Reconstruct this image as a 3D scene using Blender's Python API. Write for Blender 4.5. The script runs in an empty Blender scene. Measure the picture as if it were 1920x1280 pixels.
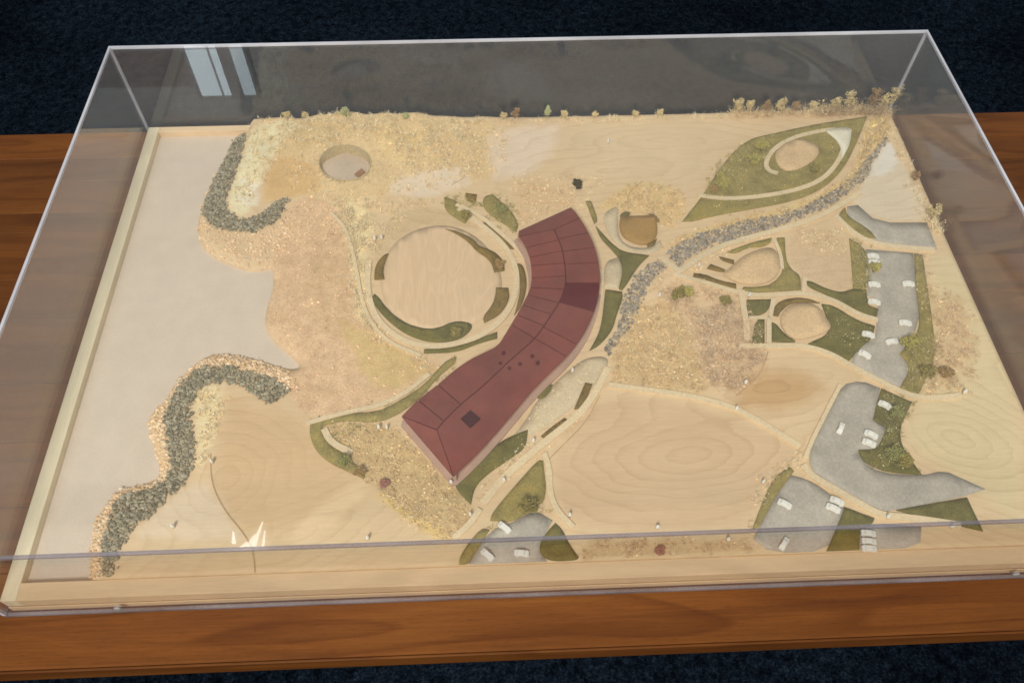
import bpy, bmesh, math, random
import numpy as np
from mathutils import Vector, Matrix, noise
from mathutils.geometry import delaunay_2d_cdt

random.seed(7); rng = np.random.default_rng(7)
scene = bpy.context.scene
col = scene.collection

# ---------------------------------------------------------------- camera
cam_data = bpy.data.cameras.new('camera'); cam = bpy.data.objects.new('camera', cam_data); col.objects.link(cam)
cam.location = (-0.0627, -0.6635, 0.9143)
cam.rotation_euler = (0.6009, -0.0051, -0.0396)
cam_data.sensor_fit = 'HORIZONTAL'; cam_data.sensor_width = 36.0; cam_data.lens = 28.54
cam_data.clip_start = 0.02; cam_data.clip_end = 60
scene.camera = cam

# ---------------------------------------------------------------- light: an evenly lit room and one added soft area light, unseen
world = bpy.data.worlds.new('World'); scene.world = world; world.use_nodes = True
bg = world.node_tree.nodes['Background']
bg.inputs['Color'].default_value = (0.985, 1.0, 0.985, 1); bg.inputs['Strength'].default_value = 0.41
ld = bpy.data.lights.new('ceiling_panel_light', 'AREA'); ld.shape = 'RECTANGLE'; ld.size = 0.9; ld.size_y = 0.9
ld.energy = 195; ld.color = (1.0, 0.965, 0.91)
lo = bpy.data.objects.new('ceiling_panel_light', ld); col.objects.link(lo)
lo.location = (-0.9, -3.0, 3.6)
lo.rotation_euler = (Vector((0, 0, 0.03)) - lo.location).to_track_quat('-Z', 'Y').to_euler()
scene.view_settings.view_transform = 'Standard'; scene.view_settings.look = 'None'
scene.view_settings.exposure = 0; scene.view_settings.gamma = 1
scene.render.engine = 'CYCLES'
scene.cycles.use_denoising = True
scene.cycles.max_bounces = 8; scene.cycles.transparent_max_bounces = 32
scene.cycles.filter_width = 1.6

# ---------------------------------------------------------------- dimensions (metres, table top = 0)
W, D = 1.2, 0.756            # board
RAIL = 0.0312                # top of the rails
WATER = 0.0210
CASE_H = 0.1764
#H-BEGIN
EAVE, RIDGE = 0.056, 0.063
def _bump(x, y, cx, cy, sx, sy): return math.exp(-((x-cx)/sx)**2 - ((y-cy)/sy)**2)
def terrain_height(x, y):
    z = 0.0335
    z += 0.020*_bump(x, y, -0.26, 0.345, 0.15, 0.10)
    z += 0.007*_bump(x, y, -0.42, 0.30, 0.05, 0.10)
    z += 0.004*_bump(x, y, -0.46, -0.15, 0.05, 0.10)
    z -= 0.0055*_bump(x, y, -0.38, 0.05, 0.10, 0.16)
    z += 0.004*_bump(x, y, 0.50, 0.30, 0.16, 0.12)
    z += 0.002*_bump(x, y, 0.10, 0.28, 0.18, 0.10)
    m = _bump(x, y, -0.26, 0.33, 0.19, 0.09)
    z += 0.0035*m*math.sin(x*52+1.1)*math.sin(y*61+.4) + 0.002*m*math.sin(x*117+y*40)
    z += 0.003*_bump(x, y, 0.17, 0.03, 0.07, 0.05)*(1+.6*math.sin(x*90)*math.sin(y*95))
    return z
#H-END

# ---------------------------------------------------------------- traced plan of the model (millimetres on the board)
SHORE = [[-444.5,355.3],[-463.9,342.2],[-468.5,307.5],[-477.6,276.6],[-485.7,237.8],[-488.2,195.3],[-485.8,158.8],[-475.3,128.3],[-456.4,109.4],[-427.8,91.8],[-392.5,78],[-369,85.8],[-364.2,71.2],[-361.6,44.6],[-366.1,12.3],[-366.2,-13.1],[-355.1,-37.6],[-335.1,-56],[-317.8,-72.3],[-309.4,-86.1],[-327.6,-88.4],[-353,-78],[-385.9,-65],[-420.9,-59.4],[-440,-66.3],[-456,-87.4],[-469.1,-105.2],[-473.5,-129],[-487.7,-143.6],[-489.1,-164.6],[-475,-194.5],[-462.6,-221.5],[-461.8,-238.6],[-482.4,-244.4],[-506,-249.9],[-517.3,-267.3],[-522.5,-293],[-520.8,-321.3],[-510.5,-357.5]]
ROCKN = [[-447.5,357.6],[-463.6,344.9],[-464,312.4],[-471.5,281.1],[-475.1,246.9],[-483.5,224.6],[-484.8,198.3],[-472.8,172.9],[-451.7,151],[-427.7,148.6],[-404.4,145.3],[-384.1,154.9],[-364.2,170.4],[-361.3,194.5],[-354.9,210.3],[-378.6,203.5],[-387.9,187.8],[-401.2,176],[-422.2,171.2],[-440,181.8],[-447.7,198.4],[-448.5,221.7],[-442.5,243.5],[-439.8,267.3],[-436.6,303.8],[-437.4,320.6],[-435.9,351.5]]
ROCKS = [[-317.7,-126.1],[-339.5,-107.5],[-379.1,-91.2],[-405.7,-81.6],[-434,-87.5],[-452.4,-105.7],[-462.3,-128.7],[-466.4,-157],[-457.4,-189.5],[-443.4,-227.6],[-450.9,-247],[-469.4,-256.3],[-500.1,-262.2],[-501.9,-283.6],[-504.7,-307],[-502.8,-325.1],[-494.3,-357.5],[-481.5,-357.5],[-484.2,-339.2],[-479.1,-322.9],[-472.7,-303.9],[-455.3,-283.5],[-433.6,-257.5],[-418.7,-238.3],[-420.3,-207.8],[-428.8,-176.8],[-435.6,-149.2],[-432.6,-120.2],[-412.6,-111.2],[-388.1,-111.4],[-366.8,-124],[-344.5,-145.3],[-325.6,-137.5]]
GRAVN = [[-456.7,349.4],[-468.5,307.5],[-477.6,276.6],[-485.7,237.8],[-488.2,195.3],[-485.8,158.8],[-475.3,128.3],[-456.4,109.4],[-427.8,91.8],[-392.5,78],[-367.7,87.7],[-347.7,111],[-345.8,150.5],[-354.7,176.2],[-364,168.4],[-383.9,152.9],[-404.1,143.4],[-427.4,146.6],[-451.4,149],[-472.5,170.8],[-484.4,196.2],[-483.5,224.6],[-475.1,246.9],[-471.5,281.1],[-464,312.4]]
GRAVS = [[-306.1,-127.4],[-324,-90.3],[-353,-78],[-385.9,-65],[-420.9,-59.4],[-440,-66.3],[-456,-87.4],[-469.1,-105.2],[-473.5,-129],[-487.7,-143.6],[-489.1,-164.6],[-475,-194.5],[-462.6,-221.5],[-461.8,-238.6],[-482.4,-244.4],[-506,-249.9],[-517.3,-267.3],[-522.5,-293],[-520.2,-321.3],[-509.9,-357.5],[-495.4,-357.5],[-503.4,-325],[-504.7,-307],[-502.5,-283.6],[-500.7,-262.1],[-469.4,-256.3],[-451.5,-247],[-444.1,-227.6],[-458.1,-189.5],[-467,-157],[-462.9,-128.7],[-453,-105.7],[-434,-87.5],[-405.7,-81.6],[-379.1,-91.2],[-339.5,-107.5]]
CREEKA = [[192.1,87],[208.2,97.4],[236,116],[263.2,124.4],[312.5,140.3],[360,148.1],[400.4,161.4],[418.5,170.3],[453.6,191.5],[489.4,213.2],[513.2,237],[533.2,266.4],[552.2,285],[577.9,310.4],[578.2,302.9],[554.8,276.6],[536.6,254.6],[524.7,227.6],[499.5,205.1],[451.3,166.9],[395.9,142.5],[359,126.1],[316.4,113.2],[277.4,100.3],[258.1,95.9],[223.7,75.3],[204.3,54.5]]
CREEKB = [[177.4,70.7],[186.8,54.2],[170.9,42.1],[153.2,16.9],[139.3,-14.1],[120.1,-48],[105.3,-65.5],[91.1,-86],[87.1,-78.3],[97.4,-60.9],[110.1,-35.5],[115.3,-2.4],[128.5,22.9],[143.6,43.4],[159.7,63.4]]
PIT = [[-235.8,270.2],[-236,264.5],[-237.2,258.9],[-239.4,253.8],[-242.5,249.4],[-246.5,245.8],[-251.3,242.9],[-256.6,240.6],[-262.3,238.8],[-268.4,237.6],[-274.6,237.3],[-280.9,237.9],[-287.1,239.6],[-293.2,242.1],[-298.8,245.3],[-303.8,249.1],[-308.2,253.3],[-311.9,258],[-314.6,263.1],[-316.5,268.3],[-317.3,273.7],[-317.1,278.8],[-315.8,283.5],[-313.5,287.6],[-310.2,291.1],[-306,294.2],[-301.3,297.4],[-296.2,301],[-290.8,304.5],[-284.9,307],[-278.5,307.2],[-271.8,305.4],[-265.1,302.5],[-258.9,299.3],[-253.3,296.2],[-248.3,292.9],[-244.1,289.4],[-240.7,285.5],[-238.2,280.9],[-236.5,275.8]]
ZONES = [[[[-410.7,377.5],[-68.6,377.5],[-18.5,339.2],[-34.4,244.6],[-111.6,223.4],[-230.5,200.4],[-341.8,205.8],[-381,283.5]],[214,190,148],22,0.45],[[[-358,373.3],[-287.8,363],[-268.5,328],[-325.5,306.6],[-364.9,283.6],[-382,294]],[208,184,140],12,0.5],[[[-244.7,345.3],[-170.1,349.5],[-86.4,312.4],[-111.6,280.3],[-184.4,263.8],[-226.3,297.6]],[217,193,146],16,0.6],[[[-153.3,344.1],[-86.3,330.9],[-58,278.5],[-79.2,239.7],[-111.6,268.8],[-152.4,286.8]],[208,182,140],24,0.5],[[[-52.3,344.9],[59.7,360.2],[46.9,300.4],[2.2,243.3],[-46.8,239.5],[-58,278.5]],[218,198,174],22,0.1],[[[-204.2,240.9],[-103.4,268.9],[-83.4,229],[-151.3,201.4],[-207.1,209.8]],[217,199,175],14,0.1],[[[60.4,369.3],[380.3,361.7],[293.9,268.6],[231.6,191.3],[59.1,241.3]],[212,188,152],14,0],[[[-368.6,82.9],[-363.1,181.4],[-342.1,208.7],[-302.3,207.1],[-271.6,164.3],[-254.2,104.9],[-240.9,18.2],[-224.9,-29.1],[-191.3,-67.3],[-139,-83.4],[-125,-98.7],[-184.8,-140.2],[-249.7,-162.9],[-295.5,-164.1],[-315.3,-134.9],[-327.4,-90.1],[-300.6,-84.9],[-315.7,-72.4],[-335.1,-56],[-363.8,-15],[-366.9,7.8],[-362.3,44.6]],[214,183,149],5,0.75],[[[-301.7,107.9],[-262.7,95.5],[-245.3,9.3],[-251.5,-52],[-297.3,-14.5],[-319.7,60.8]],[208,178,142],20,0.75],[[[-261.3,-16.7],[-217.2,-40.7],[-159.7,-82.7],[-131.9,-98.4],[-185.1,-132.4],[-219.4,-119.3],[-243.3,-69.4]],[206,180,132],12,0.6],[[[-434,351],[-374.8,375.6],[-347.2,356.9],[-383.7,310.4],[-399.8,251],[-409.3,212.1],[-409.9,183.9],[-432.4,177.5],[-443.6,191],[-446.1,221.5],[-438.2,267.1]],[250,238,198],8,0.3],[[[-429.3,247.8],[-400.5,241.5],[-403.7,196.9],[-427.1,197.2]],[240,232,208],6,0.2],[[[-382,294],[-323.7,281.1],[-311.3,219.9],[-358,209.4],[-388.6,201.7],[-400.1,236.7]],[208,176,128],10,0.4],[[[-271.7,201.9],[-238.2,195.8],[-223.7,143.6],[-240.5,104.1],[-230,55],[-229.7,-9.5],[-217.4,-36.4],[-239.8,-17.9],[-250.8,56.1],[-265.6,135.6]],[226,208,166],12,0.5],[[[-226.7,128.5],[-201.6,168.4],[-151.1,187.6],[-111.6,170.9],[-72.9,138.2],[-103.9,144.4],[-150.5,151.2],[-195.8,122.1],[-213.4,92.9],[-222.6,54.6]],[202,178,142],6,0.3],[[[-435.7,-124.3],[-414.8,-113.7],[-400.6,-120.1],[-392.2,-151.5],[-401.4,-174],[-400.6,-217.3],[-413.8,-230.9],[-422.4,-188.5]],[232,215,174],9,0.3],[[[-396,-128.1],[-330.1,-149.7],[-281,-178.2],[-243.8,-236.9],[-204.4,-265.6],[-238.5,-303.7],[-309,-320],[-365.8,-298.9],[-395.9,-245],[-400.2,-181.4]],[205,176,138],26,0.08],[[[-433,-260.8],[-399,-245],[-373.5,-288.9],[-344.9,-318.6],[-440.6,-315.1],[-471.8,-307.7]],[216,196,168],12,0.1],[[[-287.4,-298.6],[-205.9,-238.3],[-192.6,-252.6],[-261.6,-315.5],[-296.3,-326.7]],[216,190,152],10,0.05],[[[-270.6,-178.6],[-242.4,-172.2],[-179.9,-180.5],[-143,-228.1],[-111.1,-263.7],[-91.4,-289.8],[-85.5,-306.2],[-111,-326.2],[-141.4,-310.5],[-179,-279.9],[-211.2,-255.3],[-244.2,-231.3],[-267.6,-197]],[200,176,134],3,0.9],[[[-191.8,-269.5],[-160.2,-290.5],[-111,-326.2],[-117,-333.4],[-165.8,-303.2],[-204.2,-269]],[212,186,128],5,0.8],[[[118,-22.9],[175.4,1.1],[202.9,-34.6],[208.6,-86.1],[212.4,-143],[157.8,-145],[92.2,-126.7],[95.3,-98.5]],[203,178,138],16,0.85],[[[205.5,-17.4],[282.7,-14.8],[292.5,-37.5],[300.7,-82.7],[281.7,-121.6],[251.4,-152.3],[213.1,-139.1],[203,-77.5]],[204,180,148],14,0.9],[[[257.8,-120.7],[335.1,-115.4],[354.4,-148.2],[306.6,-177.4],[240.9,-171.2]],[192,158,116],40,0.05],[[[11.5,-211],[69.9,-145.6],[182.3,-161.4],[262,-198.3],[313.1,-233],[251.9,-276],[222.4,-327.4],[27.7,-326.4],[7.2,-273.6]],[203,176,142],16,0],[[[566.6,65.1],[599,63.9],[599,-180.7],[536.3,-345.5],[510.7,-299.1],[439,-226.9],[468.8,-175.7],[517.1,-113.9]],[210,191,153],16,0.1],[[[545,-10.5],[581.6,-11.8],[574.7,-90.9],[533.4,-146.8],[485.2,-156.9],[519.8,-105.7]],[208,184,146],16,0.5],[[[515.6,224.5],[576.5,303],[584.9,234.2],[596.3,130.3],[510.7,136.2],[484.5,171],[498.4,192.1]],[214,198,172],4,0.1],[[[541.7,258],[577.9,299.2],[583.7,257.2],[548.4,223.7],[525.4,224.3]],[224,216,202],4,0.05],[[[556.1,350.6],[594.8,364.5],[589.1,324.2],[550.3,287.5],[528.3,264.1],[494.7,208.6],[474.8,195.1],[518.4,258.6]],[214,190,134],4,0.8],[[[193.4,95.9],[236.8,125.3],[320.1,150.6],[404.5,171.9],[460.4,202.2],[489.5,219.8],[486.3,207.8],[401,157.1],[317.8,139.1],[243.1,116.8]],[214,190,140],4,0.6],[[[374.6,112.1],[409.3,126.3],[444.2,109.6],[453,79],[438.1,11.9],[409.6,8.2],[378.6,32.9],[363,62.4]],[206,180,146],6,0.35],[[[101.6,174],[155.6,226.8],[219.7,219.3],[236.2,169.6],[206.1,128.4],[163.5,161.3]],[214,188,140],12,0.6],[[[-22.7,232.9],[57.4,219],[62.5,180.7],[-14.6,141.3]],[208,180,142],20,0.1],[[[39.2,-333.1],[219.8,-339.9],[228,-357.5],[31,-357.4]],[200,176,138],6,0.6]]
LAWNS = [["lawn_brown",[[-221.4,73.8],[-209.8,94.7],[-203,96.4],[-210,68.4],[-206.8,49.2],[-220.8,49.8]]],["lawn_dark",[[-222.6,17.3],[-212,-4.9],[-189.4,-31.5],[-163.3,-51.4],[-132.3,-60.2],[-101.6,-55.4],[-85.9,-38.7],[-87.9,-29.1],[-109.3,-24.8],[-132.6,-37.1],[-153.1,-36.3],[-176.8,-25.8],[-198.4,-5.5],[-213.3,18.7],[-219.4,24.5]]],["lawn_brown",[[-52.8,29.4],[-35.9,27.9],[-34.5,8.4],[-48.4,-17.2],[-70.1,-29.7],[-72.1,-19.9],[-58.7,-0.7],[-53.9,16.5]]],["lawn_brown",[[-123.2,139.9],[-100.8,132],[-81,117],[-75.8,105.7],[-53.2,94.9],[-40.2,74.8],[-40,59.2],[-54.3,55.9],[-59.6,79.4],[-78.2,94.8],[-89.4,113.2],[-106.2,129.1]]],["lawn_brown",[[-21.6,71.2],[-14.2,69],[-10,46.7],[-11.2,23.2],[-19,-3.9],[-29.8,-18.8],[-22,9.8],[-18.6,37.5]]],["lawn_dark",[[-149.6,-69.7],[-126.7,-68],[-106.5,-67.9],[-53.5,-45.1],[-53.8,-55.4],[-80.6,-63],[-106.5,-75.5],[-149.5,-75.6]]],["lawn_olive",[[-125.1,201.9],[-124.2,174.5],[-94.5,149.3],[-83.4,167.8],[-106.1,193.9]]],["lawn_olive",[[-67.8,200.3],[-53.3,206.4],[-25.1,171.1],[-16.8,144.5],[-20.6,130.2],[-49.1,157.1],[-67.5,177.8]]],["lawn_brown",[[-75.1,147.6],[-60.2,151.3],[-32.5,120.4],[-25,97.9],[-39.3,101.4],[-60.8,126.5]]],["lawn_brown",[[-93.2,209.7],[-76.5,206.1],[-78.4,188.9],[-92.6,195.7]]],["lawn_olive",[[-211.7,-160.6],[-240.5,-161.8],[-283.3,-168.4],[-287.9,-180.8],[-279.3,-208.1],[-259.1,-228],[-234.7,-240.7],[-216.5,-250.3],[-215.6,-244.9],[-231.3,-226.9],[-256.4,-206.8],[-269.3,-191.9],[-271.9,-177.8],[-245.1,-170.6],[-204.9,-175.9],[-179.1,-165.6],[-150.7,-141.4],[-131.7,-113],[-109.3,-92.7],[-107.2,-82.9],[-118.9,-86.6],[-133.2,-103.3],[-147.8,-123.5],[-175.3,-143.6],[-197.3,-157.4]]],["lawn_olive",[[558.1,357.1],[470.8,341.3],[388.5,320],[356.9,311.7],[323.1,281.7],[289.7,236.3],[260.5,190.4],[223.1,142.4],[239.5,141.9],[264.7,150.5],[322.5,162.2],[389.1,174.7],[442.9,197.4],[483.5,234.6],[514.2,279.9],[540.7,324.9]]],["lawn_dark",[[132.2,157.1],[141.8,165.2],[149.3,161.8],[145.2,153.5],[134,151.7]]],["lawn_brown",[[175.2,159.8],[186.6,156.3],[190.3,143.5],[183,141.7]]],["lawn_brown",[[181.7,110.5],[176.9,98.4],[165.6,94.6],[164.8,99.9],[176.5,106.6]]],["lawn_dark",[[95.6,137.4],[115.2,102.8],[129.4,86.2],[165.5,77.9],[150.6,62.8],[141.3,49.3],[130.1,30.7],[119.9,18],[115.8,20.8],[124.8,49.3],[124.1,73.3],[114,91.8],[100.2,113.6]]],["lawn_dark",[[97.2,19.3],[119.6,15.3],[119.7,3.9],[107.9,-23.2],[100.3,-47.3],[79.3,-72.1],[66,-79.2],[81.2,-52.6],[89.3,-22.3],[94.4,6.7]]],["lawn_olive",[[85.3,187.4],[93.3,187.1],[100.6,147.6],[93.8,142.7]]],["lawn_dark",[[-6.1,-133.5],[14.5,-128.7],[11.1,-139.6],[1,-150.1],[-5.6,-148.3]]],["lawn_brown",[[56,-127.8],[65.3,-130.5],[50,-164.2],[38.6,-166.1]]],["lawn_brown",[[25.7,-177.7],[31.2,-183.1],[0.2,-204.8],[-4.8,-202.5],[2.8,-194.7]]],["lawn_dark",[[-19.9,-192.4],[-23.7,-216.2],[-41,-229.1],[-69.5,-248.2],[-86.2,-265.4],[-90.8,-287.2],[-106.8,-269.3],[-109.3,-259.1],[-92.8,-243.9],[-59,-211.3],[-44.5,-202.4]]],["lawn_olive",[[-10.5,-233.7],[-4.2,-235.4],[-2.2,-283.2],[-19,-294.4],[-41.8,-310.4],[-69.1,-307.5],[-66.4,-297.9],[-38,-264.5]]],["lawn_olive",[[-80.2,-316],[-70,-318.9],[-89.7,-349.8],[-94.5,-357.5],[-105.1,-357.5],[-102.7,-345.1]]],["lawn_dark",[[5,-313.5],[12.9,-322],[18.3,-337.9],[28.3,-354.3],[25.5,-357.5],[-7.1,-357.5],[-16.8,-343.4],[-7.4,-325.7]]],["lawn_olive",[[276.8,81.2],[313.1,97],[347.5,106],[343,96],[329.2,89.4],[309.3,90.1],[290.9,78.7]]],["lawn_brown",[[264.7,73.7],[284.6,66.1],[283.3,59.3],[267.2,66.6]]],["lawn_brown",[[250,60],[269.1,48.8],[264.4,44],[243.3,52.4]]],["lawn_brown",[[223.9,44.5],[237.7,42],[256.6,30.1],[279.3,23.9],[277.5,14.6],[245.4,26.5],[221.1,37.4]]],["lawn_olive",[[354.4,105.7],[366,105.3],[358.1,64.6],[362.1,45.9],[372.3,35],[366.4,10.7],[290.9,7.7],[284.7,9.7],[287.8,18],[313.7,17.2],[330.6,23.2],[344,36],[350.8,49.2],[351.3,74.7]]],["lawn_olive",[[459,100.9],[475.8,83.2],[472.5,58.5],[455.3,6.6],[439.1,10],[448.7,49.6]]],["lawn_dark",[[378.2,25.3],[385.4,24.1],[402.7,10.3],[421.6,3.2],[437.6,10],[457,7.5],[451.5,-19],[463.5,-25.8],[456.1,-40.7],[429.4,-29.9],[416.7,-15],[400.3,1.1],[377.9,15]]],["lawn_dark",[[288.5,-4.1],[323,-4.4],[310.2,-29.2],[283,-31]]],["lawn_brown",[[318.5,-31.3],[324.4,-14.5],[339.8,-5],[366.2,-2.2],[387.1,-13.1],[364.2,-10.4],[345.4,-12.5],[330,-25.5],[325.3,-33.3]]],["lawn_dark",[[293,-38.4],[305.6,-37.1],[297.2,-75.8],[277.2,-76.8],[284.9,-63.4]]],["lawn_dark",[[314.5,-42.7],[320.1,-46.4],[326.5,-62.3],[338.8,-73.9],[336.8,-76.4],[307.6,-73.6]]],["lawn_dark",[[388.8,-14.9],[405.5,-18.3],[427.8,-43.2],[450.8,-53.7],[442.2,-73.3],[423.7,-85.4],[401.4,-107.2],[390.7,-97.7],[354.6,-78.7],[387.7,-63.6],[390,-41]]],["lawn_olive",[[544.3,69.8],[554.7,66.5],[540.7,-1.1],[527.2,-60.8],[516.4,-105.6],[473.1,-162.7],[453.8,-150.3],[478.4,-120.7],[469.9,-98.9],[506.7,-66.2],[518.1,-31.3],[524.7,2.3]]],["lawn_olive",[[458.6,151.7],[469,160.9],[467.4,143],[492.5,117.1],[497.6,99.6],[476.4,104.4],[451.8,135.2]]],["lawn_dark",[[430.5,-150.2],[462.7,-171.7],[426.7,-219.9],[442.8,-269.4],[417.9,-267.1],[395.6,-262.1],[378,-249.6],[377.1,-234.6],[399.3,-234.8],[411.7,-219.3],[420.5,-205.7],[406.5,-194.7],[414.4,-179.1],[422.1,-164.8]]],["lawn_dark",[[399.2,-312.7],[445.2,-305.9],[486.3,-300.2],[489.9,-341.3],[471,-335.5],[410.5,-316.4]]],["lawn_olive",[[288.8,-253.3],[265,-268.3],[243.7,-302.3],[228.2,-328.9],[235.5,-329.1],[264.8,-288.5],[292.4,-259.7]]],["lawn_dark",[[340.5,-306.6],[371.1,-321.4],[366.5,-328.3],[349.9,-334.7],[343.2,-357.5],[306.1,-357.5],[327.5,-326.9]]]]
ROADS = [["parking_lot",[[476.5,80.2],[543.1,70.8],[524,-4.2],[513.2,-50.7],[473.7,-95.7],[480.3,-119.1],[456.8,-149.6],[428.9,-132.6],[403.2,-110.6],[421.7,-77.7],[443.7,-77.7],[457.3,-41.6],[468.3,-9.6],[455.8,-1.8],[466.9,28.8]]],["road",[[472.7,162.9],[489.5,165.5],[508.9,130],[581.9,127.6],[579.7,76.6],[496,91.5],[491.2,115.1],[468.6,141.9]]],["parking_lot",[[381.2,-142.9],[408.8,-137.5],[429.4,-149.4],[420.9,-166.3],[406.5,-194.7],[420.3,-206.4],[400.5,-234.8],[376.5,-234.6],[377.8,-250.3],[395.9,-265.6],[442.3,-270.8],[471.9,-265],[490.3,-276.7],[512,-290.4],[482.4,-298.7],[399.4,-312.1],[380.1,-314],[351.6,-291.1],[330.7,-274.8],[312.8,-257.6],[315.7,-240.9],[324.2,-222.6],[349,-187.3]]],["parking_lot",[[284.7,-262.8],[306.4,-270.5],[322.8,-283.3],[340.6,-306],[327.3,-327.5],[306.7,-357.5],[244.7,-357.5],[227.1,-340.2],[238.3,-324.8],[261.9,-293.1]]],["parking_lot",[[350.3,-333.5],[370,-327.2],[421.7,-333.6],[412.5,-357.5],[343,-357.5]]],["parking_lot",[[-17.2,-296.5],[2.2,-310.1],[-7.3,-325.1],[-16.8,-343.4],[-7.1,-357.5],[-94.5,-357.5],[-89.1,-349.8],[-70,-319.5],[-43,-310.4]]]]
PAVES = [[[100.2,69.2],[122.5,78.5],[125.1,51.2],[115.9,21.7],[96,22.1]],[[84,-87.4],[91.2,-98.4],[73.4,-123.7],[54.8,-149],[20.5,-176],[-10.5,-199.3],[-43.3,-206.1],[-22.6,-180.4],[-4.2,-146.8],[32,-112.5],[58,-90.6]],[[108.4,163.1],[133.8,178.3],[128.1,141.5],[127.6,110.4],[143.4,94.5],[169.9,92.4],[186,108.3],[187.3,96.1],[171.9,79.9],[138.4,85.6],[116.7,108.8],[108.8,136.9]]]
PATHS = [[8,[[-103.7,179],[-69,143.2],[-39.1,106.4],[-25.3,71.3],[-23,37.7],[-29.5,5.5],[-45.1,-25.3],[-72.7,-50.4],[-104.4,-62.1],[-135.7,-66.9],[-170.8,-59.7],[-201.9,-35.3],[-221.5,-2.7],[-230.6,40.9],[-230.2,83.9]]],[6,[[-107.7,186.6],[-76.3,167.6],[-46,132.1],[-24,103.9],[-10.1,75.6]]],[6,[[-291.2,-174],[-249.8,-161.4],[-197.6,-151.3],[-168.4,-133],[-142,-107.8]]],[8,[[-268.9,-182.3],[-259.5,-201],[-232.7,-216.3]]],[7,[[254.4,192.8],[286.9,185.1],[327,184.7],[393.5,194],[447.3,214.8],[484.8,255.1],[509,304.3]]],[7,[[511.1,311.7],[506.2,328.4],[466.2,323.5],[419.8,308.3],[386.5,284.5],[369.5,255.9],[371,239.7],[384.4,233.3]]],[7,[[193.8,41.3],[242.1,24.6],[286.7,5.1],[319.1,1.3],[368,5.1],[405.5,-7.3],[434.4,-35.5],[457.2,-44.3]]],[7,[[262.5,-79.6],[301,-81],[347,-81],[381.8,-96.5],[404,-118],[432.2,-140],[460.1,-160.7],[485.3,-167.1],[527.3,-164]]],[7,[[84.8,-132],[124.6,-139.8],[183.9,-151.4],[234.7,-168.7],[263.9,-189.5],[307.9,-227.8]]],[8,[[200.3,44.3],[257.4,87.9],[311.1,106.3],[357.4,118.9],[412.1,137.7],[457.9,161.3],[499.4,189.9]]],[9,[[179.7,76],[195.8,54.1],[204.1,44.5]]],[8,[[284.5,12.5],[281.7,-1.2],[280.3,-37.1],[274.7,-71.6]]],[6,[[311.5,-36.4],[302.6,-76.8]]],[5,[[285.2,-34.6],[314.6,-35.6]]],[6,[[377.1,32.9],[369.2,6.9]]],[6,[[325.6,-2.6],[313,-36.4]]],[8,[[449.8,145.7],[467.4,108.8],[492.8,88.6],[536.7,80],[575.2,74.7]]],[8,[[305.2,-251.8],[311.4,-265.9],[332.5,-282.3],[353.3,-298.5],[378.8,-318.5],[408.8,-321.6],[466.8,-333.4]]],[9,[[87.6,-106.4],[68.9,-141.7],[43.7,-175.3],[12.2,-200.2],[-21.7,-227.7],[-54.7,-257.7],[-77.2,-287]]],[7,[[-2.3,-224.9],[2.7,-246.1],[0.7,-276.7],[8.4,-300],[25.2,-319.9]]],[7,[[-80.4,-293.4],[-92.9,-312.3],[-111,-327.4]]],[5,[[379.8,-142.8],[347.9,-186.5],[322.2,-222.5],[308.9,-244.9]]],[6,[[96,56.9],[90.8,14.1],[79.7,-25.5],[60.4,-63.8],[33,-100.4]]],[5,[[-292.1,177.7],[-266.3,145.7],[-247.7,75.1],[-233.8,-0.3],[-202.4,-54.2],[-152.8,-79.6]]],[5,[[350.2,100.8],[352.8,74.6],[349.1,48.3]]]]
GROOVES = [[1.6,[[-401.7,-210.2],[-394.7,-248.5],[-374.5,-282.4],[-347,-312.2],[-334.2,-331.4],[-328.6,-357.5]]],[1.2,[[299.2,-89.3],[280.9,-125.6],[244.4,-153.6]]],[1.2,[[-277.4,192.1],[-254,134.9],[-244.7,74.9]]],[1,[[-99.3,268.6],[-91.3,245.6],[-111.6,228.7]]],[1.4,[[145.7,177.9],[153.2,206.9],[175.9,226.2]]],[1,[[3.6,-232.2],[24.4,-211.5],[53,-183.2],[73.2,-145.8]]]]
RINGS = [[[174.1,-231.4],30,13,0.1],[[505.2,-225.7],26,12,-0.5],[[-378.3,-238.8],17,16,-0.5],[[226,317],46,11,0],[[286.8,-145.7],44,14,0.2],[[133.7,250.1],50,14,0.1],[[-285.7,-314.6],46,12,0.4]]
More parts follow.
